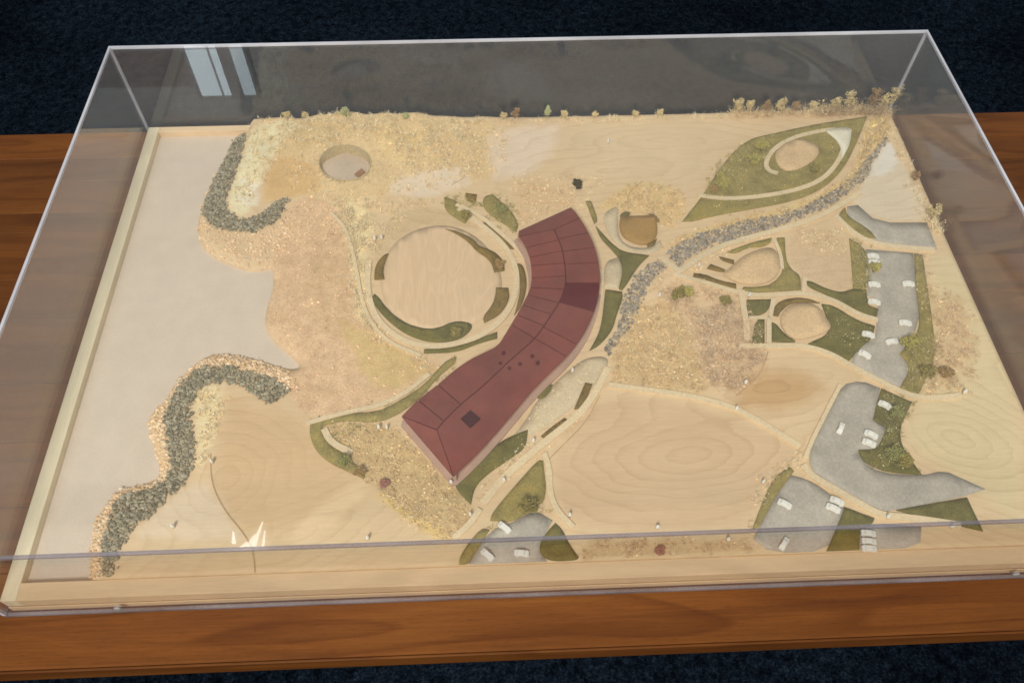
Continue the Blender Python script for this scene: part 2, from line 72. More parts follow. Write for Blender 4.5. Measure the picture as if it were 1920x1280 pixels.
SCRUB = [[[[-434.8,356.2],[-359.4,377.5],[-220.4,358.8],[-103,364.9],[-57,324.9],[-87.3,245.5],[-184.3,254.5],[-218.4,315.6],[-317.8,318.5],[-382.6,299.4],[-404.2,201.9],[-434.3,192.5],[-435.2,263.6]],9,2,6,"cream"],[[[-410.7,377.5],[-68.6,377.5],[-18.5,339.2],[-34.4,244.6],[-111.6,223.4],[-230.5,200.4],[-341.8,205.8],[-381,283.5]],4,2,5,"cream"],[[[-271.7,201.9],[-238.2,195.8],[-223.7,143.6],[-240.5,104.1],[-230,55],[-229.7,-9.5],[-217.4,-36.4],[-239.8,-17.9],[-250.8,56.1],[-265.6,135.6]],14,3,7,"cream"],[[[-310.9,214.7],[-230.6,203.3],[-127.5,201],[-182,167.8],[-221.5,103.2],[-229.2,17.6],[-198.9,-54.3],[-139,-80.1],[-145.6,-97.9],[-215.7,-66.3],[-253.3,18.9],[-268.7,125.7]],8,2,6,"cream"],[[[-425.4,373.3],[-359.4,377.5],[-68.8,368.1],[278,372.9],[348.3,375.2],[346.7,367.3],[276.5,363.8],[-69,358.3],[-357.8,371.9]],9,4,9,"cream"],[[[340.1,377.5],[598.6,376.5],[598.3,364.5],[338.1,367.7]],22,8,20,"straw"],[[[488.4,375.2],[598.6,376.5],[597.5,361.8],[485.6,364.6]],16,10,26,"brown"],[[[556.1,350.6],[594.8,364.5],[589.1,324.2],[550.3,287.5],[528.3,264.1],[494.7,208.6],[474.8,195.1],[518.4,258.6]],16,3,9,"straw"],[[[597.9,363.1],[594.9,292.9],[598,135.5],[595.4,104.4],[575.5,115.4],[573.2,223.1],[576.8,318]],5,3,8,"cream"],[[[587.4,151.7],[599,145.8],[597.8,104.3],[583.3,115.1]],14,8,16,"cream"],[[[193.4,95.9],[236.8,125.3],[320.1,150.6],[404.5,171.9],[460.4,202.2],[489.5,219.8],[486.3,207.8],[401,157.1],[317.8,139.1],[243.1,116.8]],16,3,7,"straw"],[[[194.2,44.1],[253.2,86],[311.5,108.3],[370.4,127.8],[367.8,116.5],[308.6,94.2],[258.3,71.9],[214.3,37.3]],8,2,5,"cream"],[[[91.1,-73.4],[113.5,-31.3],[144.3,15.4],[176.1,57.4],[185.2,44.3],[153.6,1.8],[130.3,-40.6],[95.3,-98.5]],8,2,5,"straw"],[[[118,-22.9],[175.4,1.1],[202.9,-34.6],[208.6,-86.1],[212.4,-143],[157.8,-145],[92.2,-126.7],[95.3,-98.5]],11,2,6,"straw"],[[[205.5,-17.4],[282.7,-14.8],[292.5,-37.5],[300.7,-82.7],[281.7,-121.6],[251.4,-152.3],[213.1,-139.1],[203,-77.5]],15,3,9,"pink"],[[[175.6,28.3],[249.3,22.8],[289.1,-1.4],[274.6,-36.9],[204.2,-26],[170.7,-7.3]],12,3,9,"pink"],[[[558.1,357.1],[388.5,320],[323.1,281.7],[260.5,190.4],[232.4,146.3],[322.5,162.2],[442.9,197.4],[514.2,279.9]],5,2,6,"green"],[[[328.6,297.1],[386.3,310.1],[369.8,253.5],[338.8,243.4],[263.7,190.3],[279.5,234.4]],10,4,10,"green"],[[[544.3,69.8],[559,65.3],[536.5,-46.2],[535,-122.7],[534.6,-162.7],[482.7,-164.7],[480.6,-128.9],[515,-88.7],[526.7,-9.8]],8,3,8,"straw"],[[[558.5,7.6],[588.9,-12],[585.6,-99.7],[541.3,-162.9],[504.7,-129.7]],5,2,7,"pink"],[[[465.2,100.7],[489.6,77.7],[462.7,1.7],[442.8,9.8]],16,3,9,"green"],[[[481.7,-70.5],[527.1,-63.5],[513.6,-113.7],[470.4,-160.3],[463.5,-128.2]],12,3,8,"green"],[[[430.5,-150.2],[462.7,-171.7],[426.7,-219.9],[442.8,-269.4],[395.6,-262.1],[378.2,-237.5],[408.7,-218.5]],9,3,8,"green"],[[[-270.6,-178.6],[-242.4,-172.2],[-179.9,-180.5],[-143,-228.1],[-111.1,-263.7],[-91.4,-289.8],[-85.5,-306.2],[-111,-326.2],[-141.4,-310.5],[-179,-279.9],[-211.2,-255.3],[-244.2,-231.3],[-267.6,-197]],7,1.5,4,"straw"],[[[-191.8,-269.5],[-160.2,-290.5],[-111,-326.2],[-117,-333.4],[-165.8,-303.2],[-204.2,-269]],14,2,5,"cream"],[[[101.6,174],[155.6,226.8],[219.7,219.3],[236.2,169.6],[206.1,128.4],[163.5,161.3]],12,2,7,"straw"],[[[-435.7,-124.3],[-414.8,-113.7],[-400.6,-120.1],[-392.2,-151.5],[-401.4,-174],[-400.6,-217.3],[-413.8,-230.9],[-422.4,-188.5]],12,2,5,"cream"],[[[39.2,-333.1],[219.8,-339.9],[228,-357.5],[31,-357.4]],12,2,5,"pink"],[[[254.8,-262.4],[306.6,-232.8],[325.6,-247.6],[293.4,-255.5],[244.7,-308.9],[225.9,-333.8],[230.7,-301.8]],12,2,6,"cream"],[[[-13.2,-188.2],[51,-168],[11.5,-211],[-41.9,-251.3],[-80.2,-283.6],[-86.1,-263.3],[-41.1,-231.9]],8,2,5,"cream"],[[[-127.6,208.3],[-23.8,205.5],[-11.5,125.7],[-72.9,138.2],[-119.5,171.2]],6,2,6,"green"],[[[384.7,122.1],[446.9,119.8],[452.5,69.1],[398.1,81]],8,2,6,"cream"],[[[387.9,-18.5],[428.8,-42.4],[440.2,-77.5],[400.5,-105.5],[384.8,-58.3]],8,2,6,"green"],[[[-74.7,-313],[-44.1,-307.8],[-5.7,-279.8],[-0.8,-299.7],[-44.3,-314.2]],10,3,7,"green"],[[[-22.2,243.9],[116.1,239.3],[84.8,164],[64,179.6],[-14.6,141.3]],6,2,6,"cream"],[[[-288.3,-170.4],[-210.7,-154.6],[-145.2,-118.1],[-111.3,-82.8],[-104.5,-99.4],[-171,-152.2],[-222.2,-180.4],[-265.3,-207.9]],6,2,5,"green"],[[[-384.6,201.6],[-342.2,210.7],[-276.3,176.8],[-255.8,104.9],[-332.4,110],[-366.4,141.5]],5,1.5,4,"cream"],[[[-10.9,-146.6],[31.7,-116.5],[82.6,-88.2],[92.4,-100.1],[71.6,-128.4],[51.1,-129.2],[14.6,-166.7],[-23.6,-201],[-40.1,-206.2]],4,1.5,4,"cream"]]
WEDGE = [[479.6,325.5],[515.8,331.9],[523.5,325.3],[509.7,288.4],[490.1,259.5],[496.2,294.9]]
DISCS = [["court_disc",[[-213.2,73.4],[-199.3,114.2],[-167.3,141.5],[-127.1,149.4],[-90,135.7],[-59.9,101.1],[-45.9,62.3],[-43.4,24.4],[-56.1,-11.6],[-86.6,-32.6],[-125.5,-41.6],[-164.5,-34.1],[-193.7,-12.8],[-211.6,27.9]]],["sand_disc",[[387.2,276.1],[409.2,299],[436.6,307.4],[458.7,294],[459.1,272.4],[434.8,248],[402.8,234.7],[387.4,246.9]]],["sand_disc",[[327.8,-31.6],[344.5,-16.1],[367.6,-11.4],[383.8,-20.2],[387.9,-38.2],[392.1,-52.5],[383.9,-61.8],[345.1,-74.1],[331.2,-66.8],[324.9,-50.9]]],["brown_disc",[[133.4,153.9],[184.7,154.2],[184.7,120.8],[174.4,102.6],[155.2,97.1],[132.5,112.3],[128.7,133.1]]],["sand_disc",[[300.8,74.4],[334.3,88.2],[348.5,82.7],[348.7,53.2],[337.2,32.5],[311.9,19.2],[279.5,24.8],[263.9,41.2],[282.1,57.4]]]]
ROOF = {"L":[[-21.6,111],[-18.2,102.9],[-8.7,81.8],[-4.6,61.3],[-3.6,37.6],[-5.6,14.6],[-11.4,-1.5],[-19.3,-18.2],[-27,-33.7],[-35.3,-48.9],[-45.7,-68.7],[-54.4,-83.3],[-72.9,-92.5],[-89.9,-101.6],[-110.1,-117.6],[-129.1,-137.2],[-153.6,-157.6],[-172.3,-180]],"M":[[31.5,107.8],[39.6,75.9],[41.5,51.9],[41.7,26.6],[39.2,2.9],[28,-23.4],[17,-41.2],[6.1,-59.6],[-5.8,-76.7],[-23.7,-94.9],[-40.4,-110.3],[-72.5,-145],[-101.3,-170.3],[-121,-192.3],[-129.1,-203.5]],"R":[[60.7,156.6],[69.8,136.4],[80.8,106.4],[87.1,78.4],[89.6,51.3],[88.6,20.4],[82.6,-11.2],[73,-37.2],[60,-64.2],[46.4,-85.4],[31.4,-103.6],[9.6,-125.9],[-11.5,-147.6],[-35.9,-178.4],[-62.6,-211.4],[-86.3,-238.5],[-109.9,-261.4]],"LS":[[[-18.2,102.9],[31.5,107.8]],[[-8.7,81.8],[35.3,87.8]],[[-4.4,64.2],[39.8,68.2]],[[-3,48.9],[41,46.2]],[[-3.5,27.4],[41.5,23.8]],[[-5.8,10.9],[38.3,1.1]],[[-10.7,-1.6],[28.2,-20.8]],[[-18.6,-18.2],[17.8,-39.6]],[[-26.3,-33.7],[7.6,-58]],[[-34.6,-48.9],[-5.8,-76.7]],[[-129.1,-137.2],[-101.3,-169.6]],[[-153.6,-157.6],[-121,-192.3]],[[-172.3,-180],[-129.1,-203.5]]],"RS":[[[69.6,134.4],[31.5,107.8]],[[80.8,106.4],[35.4,89.8]],[[87.1,78.4],[40.4,67.2]],[[89.6,51.3],[41.6,44.3]],[[88.2,15.8],[40.6,11.9]],[[74.9,-32.1],[30.3,-20.8]],[[48.6,-83.8],[6.1,-59.6]],[[32.9,-101.2],[-5.8,-76.7]],[[-109.9,-261.4],[-129.1,-203.5]]],"SKY":[-89.4,-189.3],"VENTS":[[-51.2,-112.6],[-10.6,-102.9],[-4.4,-112.7],[-26.6,-114.3],[-40.1,-120.1],[-46.6,-96.8]]}
CARS = [[[482.3,64.5],-5.9,"white model car at the top left corner of the upper right parking lot"],[[480.4,52.8],-8,"white model car just below the topmost one in upper right parking lot"],[[469,14],-8.2,"white model car on left side of upper lot, third from its far end"],[[460.1,-16.1],-17.1,"white model car on left side of upper lot, fourth from its far end"],[[516.5,13.3],-5.7,"white model car nearest the far end on right side of upper lot"],[[491.3,-52.1],-10.8,"white model car halfway along the right side of upper parking lot"],[[436.5,-69.2],-20.3,"white model car beside dark lawn on left of upper lot, fifth from its far end"],[[464.2,-81.3],7.7,"white model car standing slantwise in the driving lane of upper parking lot"],[[422.7,-100],-37.2,"white model car at the near left end of upper parking lot"],[[426.4,-175.9],-36.1,"white model car parked on the dark lawn edge of middle parking lot"],[[362.4,-205.9],57.4,"white model car alone near left kerb of middle parking lot"],[[397.1,-216],-32.1,"upper car of the parked pair in the middle parking lot"],[[391.2,-227.4],-28.9,"lower car of the parked pair in the middle parking lot"],[[271.1,-301.3],-32.7,"white model car alone on left of lower right parking lot"],[[332.4,-300.3],-30.2,"upper car of the parked pair in the lower right parking lot"],[[325.8,-308.6],-30.4,"lower car of the parked pair in the lower right parking lot"],[[259.6,-348.1],50.2,"white model car behind the front glass in lower right parking lot"],[[357.7,-340],-8.2,"farthest of three white model cars in a row behind the front glass"],[[355.6,-349.3],-8.2,"middle one of three white model cars in a row behind the front glass"],[[353.5,-357.5],-4.5,"nearest of three white model cars in a row behind the front glass"],[[-53,-317.6],-42,"white model car at the top of small parking lot near centre front"],[[-73,-348.5],-44.6,"slanting white model car at left in the small parking lot at centre front"],[[-35,-348.1],-6.7,"white model car lying crosswise in the small parking lot at centre front"]]
FIGURES = [[[-427.5,-302.5],"tiny white figure on pale field inside the lower left stone bank"],[[-397.1,-223.2],"tiny white figure beside the cream dune of lower left stone bank"],[[-223.8,121.5],"left one of two tiny figures at edge of the round court"],[[-213.9,123.1],"right one of two tiny figures at edge of the round court"],[[-201.6,-184.5],"left one of two tiny figures by left corner of red roof"],[[-191.8,-184.9],"right one of two tiny figures by left corner of red roof"],[[21.9,-305.9],"tiny white figure on wooden field right of the small parking lot"],[[-51.6,-260.1],"tiny white figure on the path below the dark lawn strip"],[[-113.5,-260.5],"tiny white figure right at the near tip of the red roof"],[[-91.5,-301],"tiny white figure on path near the green parallelogram lawn"],[[40.9,-111.7],"tiny white figure on stone plaza beside red roof"],[[-14.4,-209.7],"tiny white figure on path between two short hedge strips and dark lawn"],[[131.6,309.9],"tiny white figure alone on the wooden field at the back"],[[168.8,3.2],"tiny white figure beside the grey stone creek"],[[232.2,55.2],"tiny white figure by the short lawn strips near footbridge"],[[291.9,0.6],"tiny white figure on path crossing by the small square lawn"],[[258.7,-137.2],"tiny white figure on edge of the pinkish dry field"],[[239.8,-174.6],"tiny white figure on the long path below dry field"],[[532,-161.4],"tiny white figure at the end of path near the right edge"],[[251.9,-273.5],"tiny white figure beside curved lawn strip of lower right parking lot"],[[-206.7,-324.6],"tiny white figure on brown field close to front glass"],[[120,-324.3],"tiny white figure on wooden field close to front glass"],[[197.2,-341.7],"tiny white figure behind front glass left of lower parking lot"],[[385.1,-321.5],"tiny white figure on kerb between two right parking lots"],[[454.6,-335.6],"tiny white figure behind front glass near dark triangular lawn"]]
TREES = [[[347.6,377.5],28,9,"dry_cream","dried_plant","leftmost cream dried plant in the row at back right edge"],[[368.7,377.5],20,8,"dry_cream","dried_plant","low dried plant, second from left in back right row"],[[395,377.5],19,9,"dry_brown","dried_plant","low brown dried plant, third from left in back right row"],[[421,377.5],24,10,"dry_cream","dried_plant","dried plant, fourth from left in back right row"],[[445.3,377.5],17,9,"dry_brown","dried_plant","low dried plant, fifth from left in back right row"],[[473.1,377.2],19,9,"dry_cream","dried_plant","dried plant, sixth from left in back right row"],[[506.6,377.3],24,9,"dry_cream","dried_plant","dried plant, seventh from left in back right row"],[[531.1,376.6],34,11,"dry_cream","dried_plant","tall dried plant, eighth from left in back right row"],[[561.1,375.9],40,11,"dry_brown","dried_plant","tall brown dried plant, ninth from left in back right row"],[[585.8,375.4],28,9,"dry_cream","dried_plant","dried plant next to the tallest one at back right corner"],[[599,377.5],42,11,"dry_cream","dried_plant","tallest cream dried plant right at the back right corner"],[[589.5,133.7],26,12,"dry_cream","dried_plant","cream dried plant overhanging the right edge of the board"],[[591.8,213.7],16,6,"dry_brown","dried_plant","small brown dried plant on right edge behind the overhanging one"],[[-374.8,375.6],10,6,"dry_cream","dried_plant","small cream tuft at left end of the back hill"],[[-348.3,377.5],9,5,"dry_cream","dried_plant","tiny tuft second from left on the back hill"],[[-279.2,364.4],16,8,"dry_green","dried_plant","pale green tuft on top of the back hill"],[[-185.6,363.7],8,5,"dry_green","dried_plant","tiny green tuft at the right slope of back hill"],[[-30,375.1],11,5,"dry_cream","dried_plant","thin cream tuft left of the pinkish one at back edge"],[[-11.9,375],18,8,"dry_brown","dried_plant","pinkish brown tuft at middle of the back edge"],[[40,375.2],18,6,"dry_green","dried_plant","thin pale tuft right of the pinkish one at back edge"],[[66.1,375.8],10,7,"dry_cream","dried_plant","low cream tuft third right of the pinkish one at back edge"],[[117.4,377],7,5,"dry_cream","dried_plant","very small tuft at back edge behind the lone figure"],[[182.5,376.2],7,5,"dry_cream","dried_plant","very small tuft at back edge, second right of the lone figure"],[[222.7,376.2],9,5,"dry_cream","dried_plant","small tuft at back edge left of the dried plant row"],[[367.8,283.1],16,9,"tree_pale","model_tree","pale tree at the top left of oval lawn"],[[349.8,256.8],18,9,"tree_pale","model_tree","pale tree at left middle of oval lawn"],[[293.7,213.5],14,11,"tree_pale","model_tree","broad yellowish shrub at lower left corner of oval lawn"],[[278.4,200.8],10,7,"tree_brown","model_tree","small brown shrub at lower left tip of oval lawn"],[[441.1,232.9],14,8,"tree_olive","model_tree","olive tree right of sand circle in oval lawn"],[[193.7,0.7],16,10,"tree_olive","model_tree","olive green tree by the footbridge over the creek"],[[207.3,3.1],17,8,"tree_pale","model_tree","pale tree beside olive one by the footbridge"],[[256.6,-9.7],12,7,"tree_olive","model_tree","small olive shrub on pinkish dry field near path"],[[475.8,40.9],14,8,"tree_pale","model_tree","pale yellow tree on upper parking lot left border"],[[483.4,-87.6],15,11,"tree_pale","model_tree","pale spreading tree at right border of upper parking lot"],[[493.8,-131],13,9,"tree_olive","model_tree","olive tree on lawn at near right of upper parking lot"],[[435.2,-188.2],14,8,"tree_green","model_tree","green tree beside parked car on middle lot lawn"],[[414.7,-246],15,10,"tree_green","model_tree","larger green tree on curved lawn of middle lot"],[[425.4,-253.4],13,8,"tree_olive","model_tree","olive tree on pointed end of the middle lot lawn"],[[-25.2,-295.5],15,10,"tree_olive","model_tree","olive tree at near end of parallelogram lawn"],[[-40.9,170.5],12,8,"tree_green","model_tree","green tree on lawn behind the far end of red roof"],[[-94.4,159.7],12,7,"tree_olive","model_tree","olive tree on lawn above the round court"],[[-107.9,-50.9],12,8,"tree_olive","model_tree","olive tree on arc lawn at the bottom of round court"],[[-45.7,67.2],10,6,"tree_brown","model_tree","brown shrub on right side of round court"],[[-241.3,-228.6],11,7,"tree_green","model_tree","green tree on curved lawn border of the leaf shaped field"],[[-220.6,-244.7],10,6,"tree_brown","model_tree","brown shrub at tip of the leaf field border"],[[75,216.2],12,8,"tree_dark","model_tree","dark lone shrub behind the far end of red roof"],[[517,-134.2],12,9,"tree_brown","model_tree","brown dry shrub on field at right edge"],[[-191.1,-258.1],4.5,5,"red_moss","model_shrub","dark red round shrub on the leaf shaped field"],[[119,-350.4],4.5,5,"red_moss","model_shrub","dark red round shrub behind the front glass"]]

# ---------------------------------------------------------------- helpers
def mm(pl): return [(a/1000.0, b/1000.0) for a, b in pl]
def lin(c): return tuple(((v/255)/12.92 if v/255 <= 0.04045 else ((v/255+0.055)/1.055)**2.4) for v in c)
def seen(c):                       # pigment from the colour seen through the acrylic
    a = [max(0.006, (v-0.036)/0.80) for v in lin(c)]; k = min(1.0, 0.86/max(a))
    return tuple(v*k for v in a)

def props(o, label=None, cat=None, group=None, kind=None):
    if label: o['label'] = label
    if cat: o['category'] = cat
    if group: o['group'] = group
    if kind: o['kind'] = kind
    return o
def link(name, me, mat=None, parent=None, smooth=False):
    o = bpy.data.objects.new(name, me); col.objects.link(o)
    if mat and not me.materials: me.materials.append(mat)
    if parent: o.parent = parent
    if smooth: me.polygons.foreach_set('use_smooth', [True]*len(me.polygons))
    return o
def mesh(name, vs, fs):
    me = bpy.data.meshes.new(name); me.from_pydata([tuple(v) for v in vs], [], fs); me.update(); return me
def empty(name, loc=(0, 0, 0), rz=0):
    o = bpy.data.objects.new(name, None); o.empty_display_size = 0.01; col.objects.link(o)
    o.location = loc; o.rotation_euler = (0, 0, rz); return o
def box_me(name, x0, x1, y0, y1, z0, z1, bev=0.0, seg=2):
    bm = bmesh.new()
    bmesh.ops.create_cube(bm, size=1, matrix=Matrix.Translation(((x0+x1)/2, (y0+y1)/2, (z0+z1)/2)) @ Matrix.Diagonal((x1-x0, y1-y0, z1-z0, 1)))
    if bev: bmesh.ops.bevel(bm, geom=bm.edges[:], offset=bev, segments=seg, affect='EDGES', profile=0.6)
    me = bpy.data.meshes.new(name); bm.to_mesh(me); bm.free(); return me

def chaikin(pl, n=2, closed=True):
    for _ in range(n):
        out = [] if closed else [pl[0]]
        m = len(pl)
        def sharp(i):
            if not closed: return False
            a, b, c = pl[i-1], pl[i], pl[(i+1) % m]
            u = (b[0]-a[0], b[1]-a[1]); w = (c[0]-b[0], c[1]-b[1])
            return (u[0]*w[0]+u[1]*w[1]) < .35*math.hypot(*u)*math.hypot(*w)
        for i in range(m if closed else m-1):
            a = pl[i]; b = pl[(i+1) % m]
            if closed and sharp(i): out.append(a)
            out += [(a[0]*.75+b[0]*.25, a[1]*.75+b[1]*.25), (a[0]*.25+b[0]*.75, a[1]*.25+b[1]*.75)]
        if not closed: out.append(pl[-1])
        pl = out
    return pl
def inside(px, py, pl):
    r = np.zeros(px.shape, bool); n = len(pl)
    for i in range(n):
        x1, y1 = pl[i]; x2, y2 = pl[(i+1) % n]
        if y1 == y2: continue
        c = ((y1 > py) != (y2 > py)) & (px < (x2-x1)*(py-y1)/(y2-y1)+x1)
        r ^= c
    return r
def edge_dist(px, py, pl, closed=True):
    d = np.full(px.shape, 9.0); n = len(pl)
    for i in range(n if closed else n-1):
        x1, y1 = pl[i]; x2, y2 = pl[(i+1) % n]
        ex, ey = x2-x1, y2-y1; L = ex*ex+ey*ey+1e-12
        t = np.clip(((px-x1)*ex+(py-y1)*ey)/L, 0, 1)
        d = np.minimum(d, np.hypot(px-x1-t*ex, py-y1-t*ey))
    return d
def area2(pl): return sum(pl[i][0]*pl[(i+1) % len(pl)][1]-pl[(i+1) % len(pl)][0]*pl[i][1] for i in range(len(pl)))
def resample(pl, step):
    out = []
    n = len(pl)
    for i in range(n):
        a = pl[i]; b = pl[(i+1) % n]; k = max(1, int(math.hypot(b[0]-a[0], b[1]-a[1])/step))
        out += [(a[0]+(b[0]-a[0])*j/k, a[1]+(b[1]-a[1])*j/k) for j in range(k)]
    return out
def flat_tris(pl, step, extra=None, holes=()):
    """triangles of a polygon with a grid of points inside it"""
    pl = resample(pl, step*1.2)
    xs = [v[0] for v in pl]; ys = [v[1] for v in pl]
    gx, gy = np.meshgrid(np.arange(min(xs), max(xs), step), np.arange(min(ys), max(ys), step))
    gx = gx.ravel(); gy = gy.ravel()
    gx = gx + (rng.random(gx.size)-.5)*step*.3; gy = gy + (rng.random(gy.size)-.5)*step*.3
    k = inside(gx, gy, pl) & (edge_dist(gx, gy, pl) > step*.45)
    vs = [Vector(v) for v in pl] + [Vector((a, b)) for a, b in zip(gx[k], gy[k])]
    es = []
    for h in holes:
        o = len(vs); vs += [Vector(v) for v in h]; es += [(o+i, o+(i+1) % len(h)) for i in range(len(h))]
    v, e, f, *_ = delaunay_2d_cdt(vs, es, [list(range(len(pl)))], 1, 1e-6)
    v = [(a.x, a.y) for a in v]
    if holes:
        cx = np.array([sum(v[i][0] for i in t)/3 for t in f]); cy = np.array([sum(v[i][1] for i in t)/3 for t in f])
        kill = np.zeros(len(f), bool)
        for h in holes: kill |= inside(cx, cy, h)
        f = [t for t, kk in zip(f, kill) if not kk]
    f = [t if area2([v[i] for i in t]) > 0 else list(reversed(t)) for t in f]
    return v, [list(t) for t in f]
def drape(name, pl, off, mat, parent, drop=0.0022, step=0.007, rough=0.0, zf=None, smooth_n=2, label=None, skirt_to=None, kind=None):
    """a thin sheet cut to an outline and laid over the terrain, with cut edges"""
    pl = chaikin(pl, smooth_n) if smooth_n else pl
    v, f = flat_tris(pl, step)
    zf = zf or (lambda x, y: terrain_height(x, y))
    vs = []
    for x, y in v:
        z = zf(x, y)+off
        if rough: z += rough*noise.noise((x*260, y*260, 3.1))
        vs.append((x, y, z))
    cnt = {}
    for t in f:
        for i in range(3):
            a, b = t[i], t[(i+1) % 3]; cnt[(a, b)] = 1
    low = {}
    for (a, b) in list(cnt):
        if (b, a) in cnt: continue
        for q in (a, b):
            if q not in low:
                low[q] = len(vs); x, y, z = vs[q]; vs.append((x, y, (z-drop) if skirt_to is None else skirt_to))
        f.append([a, low[a], low[b], b])
    me = mesh(name, vs, f)
    o = link(name, me, mat, parent)
    n3 = [len(p.vertices) == 3 for p in me.polygons]; me.polygons.foreach_set('use_smooth', n3)
    return props(o, label=label, kind=kind)
def ribbon(pts, w):
    pts = chaikin(pts, 3, False); L = []; Rr = []
    for i, q in enumerate(pts):
        a = pts[max(0, i-1)]; b = pts[min(len(pts)-1, i+1)]
        dx, dy = b[0]-a[0], b[1]-a[1]; l = math.hypot(dx, dy) or 1
        L.append((q[0]-dy/l*w/2, q[1]+dx/l*w/2)); Rr.append((q[0]+dy/l*w/2, q[1]-dx/l*w/2))
    return L, Rr
def strip(name, pts, w, off, mat, parent, drop=0.002):
    L, Rr = ribbon(pts, w); vs = []; n = len(L)
    for side, dz in ((L, 0), (Rr, 0), (L, -drop), (Rr, -drop)):
        for x, y in side: vs.append((x, y, terrain_height(x, y)+off+dz))
    f = []
    for i in range(n-1):
        f += [(n+i, n+i+1, i+1, i), (i, i+1, 2*n+i+1, 2*n+i), (n+i+1, n+i, 3*n+i, 3*n+i+1)]
    f += [(0, 2*n, 3*n, n), (n-1, 2*n-1, 4*n-1, 3*n-1)]
    return link(name, mesh(name, vs, f), mat, parent)

# ---------------------------------------------------------------- materials
class NT:
    def __init__(s, name):
        s.m = bpy.data.materials.new(name); s.m.use_nodes = True; s.t = s.m.node_tree; s.n = s.t.nodes
        s.b = s.n['Principled BSDF']; s.out = s.n['Material Output']
    def add(s, typ, **kw):
        o = s.n.new(typ)
        for k, v in kw.items():
            if k.startswith('i_'): o.inputs[k[2:].replace('_', ' ')].default_value = v
            else: setattr(o, k, v)
        return o
    def l(s, a, b): s.t.links.new(a, b)
    def coords(s, scale=(1, 1, 1), kind='Object', rot=(0, 0, 0)):
        tc = s.add('ShaderNodeTexCoord'); mp = s.add('ShaderNodeMapping'); mp.inputs['Scale'].default_value = scale; mp.inputs['Rotation'].default_value = rot
        s.l(tc.outputs[kind], mp.inputs['Vector']); return mp.outputs['Vector']
    def noise(s, vec, scale, detail=4, rough=.6, dist=0):
        o = s.add('ShaderNodeTexNoise'); o.inputs['Scale'].default_value = scale; o.inputs['Detail'].default_value = detail
        o.inputs['Roughness'].default_value = rough; o.inputs['Distortion'].default_value = dist; s.l(vec, o.inputs['Vector']); return o.outputs['Fac']
    def ramp(s, fac, stops):
        r = s.add('ShaderNodeValToRGB'); e = r.color_ramp.elements
        while len(e) < len(stops): e.new(0.5)
        for q, (pos, c) in zip(e, stops): q.position = pos; q.color = (*c, 1) if len(c) == 3 else c
        s.l(fac, r.inputs['Fac']); return r.outputs['Color']
    def mix(s, a, b, fac, mode='MIX'):
        m = s.add('ShaderNodeMix', data_type='RGBA', blend_type=mode)
        for sock, v in ((m.inputs['Factor'], fac), (m.inputs['A'], a), (m.inputs['B'], b)):
            if hasattr(v, 'node'): s.l(v, sock)
            elif isinstance(v, (int, float)): sock.default_value = v
            else: sock.default_value = (*v, 1)
        return m.outputs['Result']
    def math(s, op, a, b=None):
        m = s.add('ShaderNodeMath', operation=op)
        for i, v in enumerate((a, b)):
            if v is None: continue
            if hasattr(v, 'node'): s.l(v, m.inputs[i])
            else: m.inputs[i].default_value = v
        return m.outputs[0]
    def bump(s, h, strength, dist):
        b = s.add('ShaderNodeBump'); b.inputs['Strength'].default_value = strength; b.inputs['Distance'].default_value = dist
        s.l(h, b.inputs['Height']); s.l(b.outputs['Normal'], s.b.inputs['Normal'])
    def done(s, colr=None, rough=.6, spec=.3):
        if colr is not None:
            if hasattr(colr, 'node'): s.l(colr, s.b.inputs['Base Color'])
            else: s.b.inputs['Base Color'].default_value = (*colr, 1)
        s.b.inputs['Roughness'].default_value = rough; s.b.inputs['Specular IOR Level'].default_value = spec
        return s.m
def scale3(c, k): return tuple(min(1, v*k) for v in c)

def mat_speckle(name, c, amount=.35, scale=500, rough=.85, bump=.3, dist=.0006, big=.15, c2=None, spec=.15):
    t = NT(name); v = t.coords()
    n1 = t.noise(v, scale, 3, .7); n2 = t.noise(v, scale*.06, 3, .6)
    a = t.ramp(n1, [(.28, scale3(c, 1-amount)), (.5, c), (.74, scale3(c2 or c, 1+amount))])
    b = t.ramp(n2, [(.3, (1-big,)*3), (.7, (1+big*.6,)*3)])
    t.bump(n1, bump, dist)
    return t.done(t.mix(a, b, 1.0, 'MULTIPLY'), rough, spec)
def mat_ply(name, c, dark=.88, rot=0, scale=1.0, rough=.55):
    t = NT(name); across = abs(rot-math.pi/2) < .01; rot = 0 if across else rot
    v = t.coords((5.5*scale, 1.6*scale, 3) if across else (1.6*scale, 5.5*scale, 3), rot=(0, 0, rot))
    n = t.noise(v, 1.6, 2, .45, .3)
    rings = t.math('SINE', t.math('MULTIPLY', n, 62))
    r = t.ramp(t.math('MULTIPLY_ADD', rings, .5), [(0, (dark,)*3), (.5, (.97,)*3), (1, (1.03,)*3)])
    r.node.inputs['Fac'].links[0].from_node.inputs[2].default_value = .5
    fine = t.noise(t.coords((420, 40, 40) if across else (40, 420, 40), rot=(0, 0, rot)), 1, 3, .6)
    fr = t.ramp(fine, [(.3, (.94,)*3), (.7, (1.04,)*3)])
    cc = t.mix(t.mix(c, r, 1.0, 'MULTIPLY'), fr, 1.0, 'MULTIPLY')
    t.bump(fine, .08, .0003)
    return t.done(cc, rough, .35)

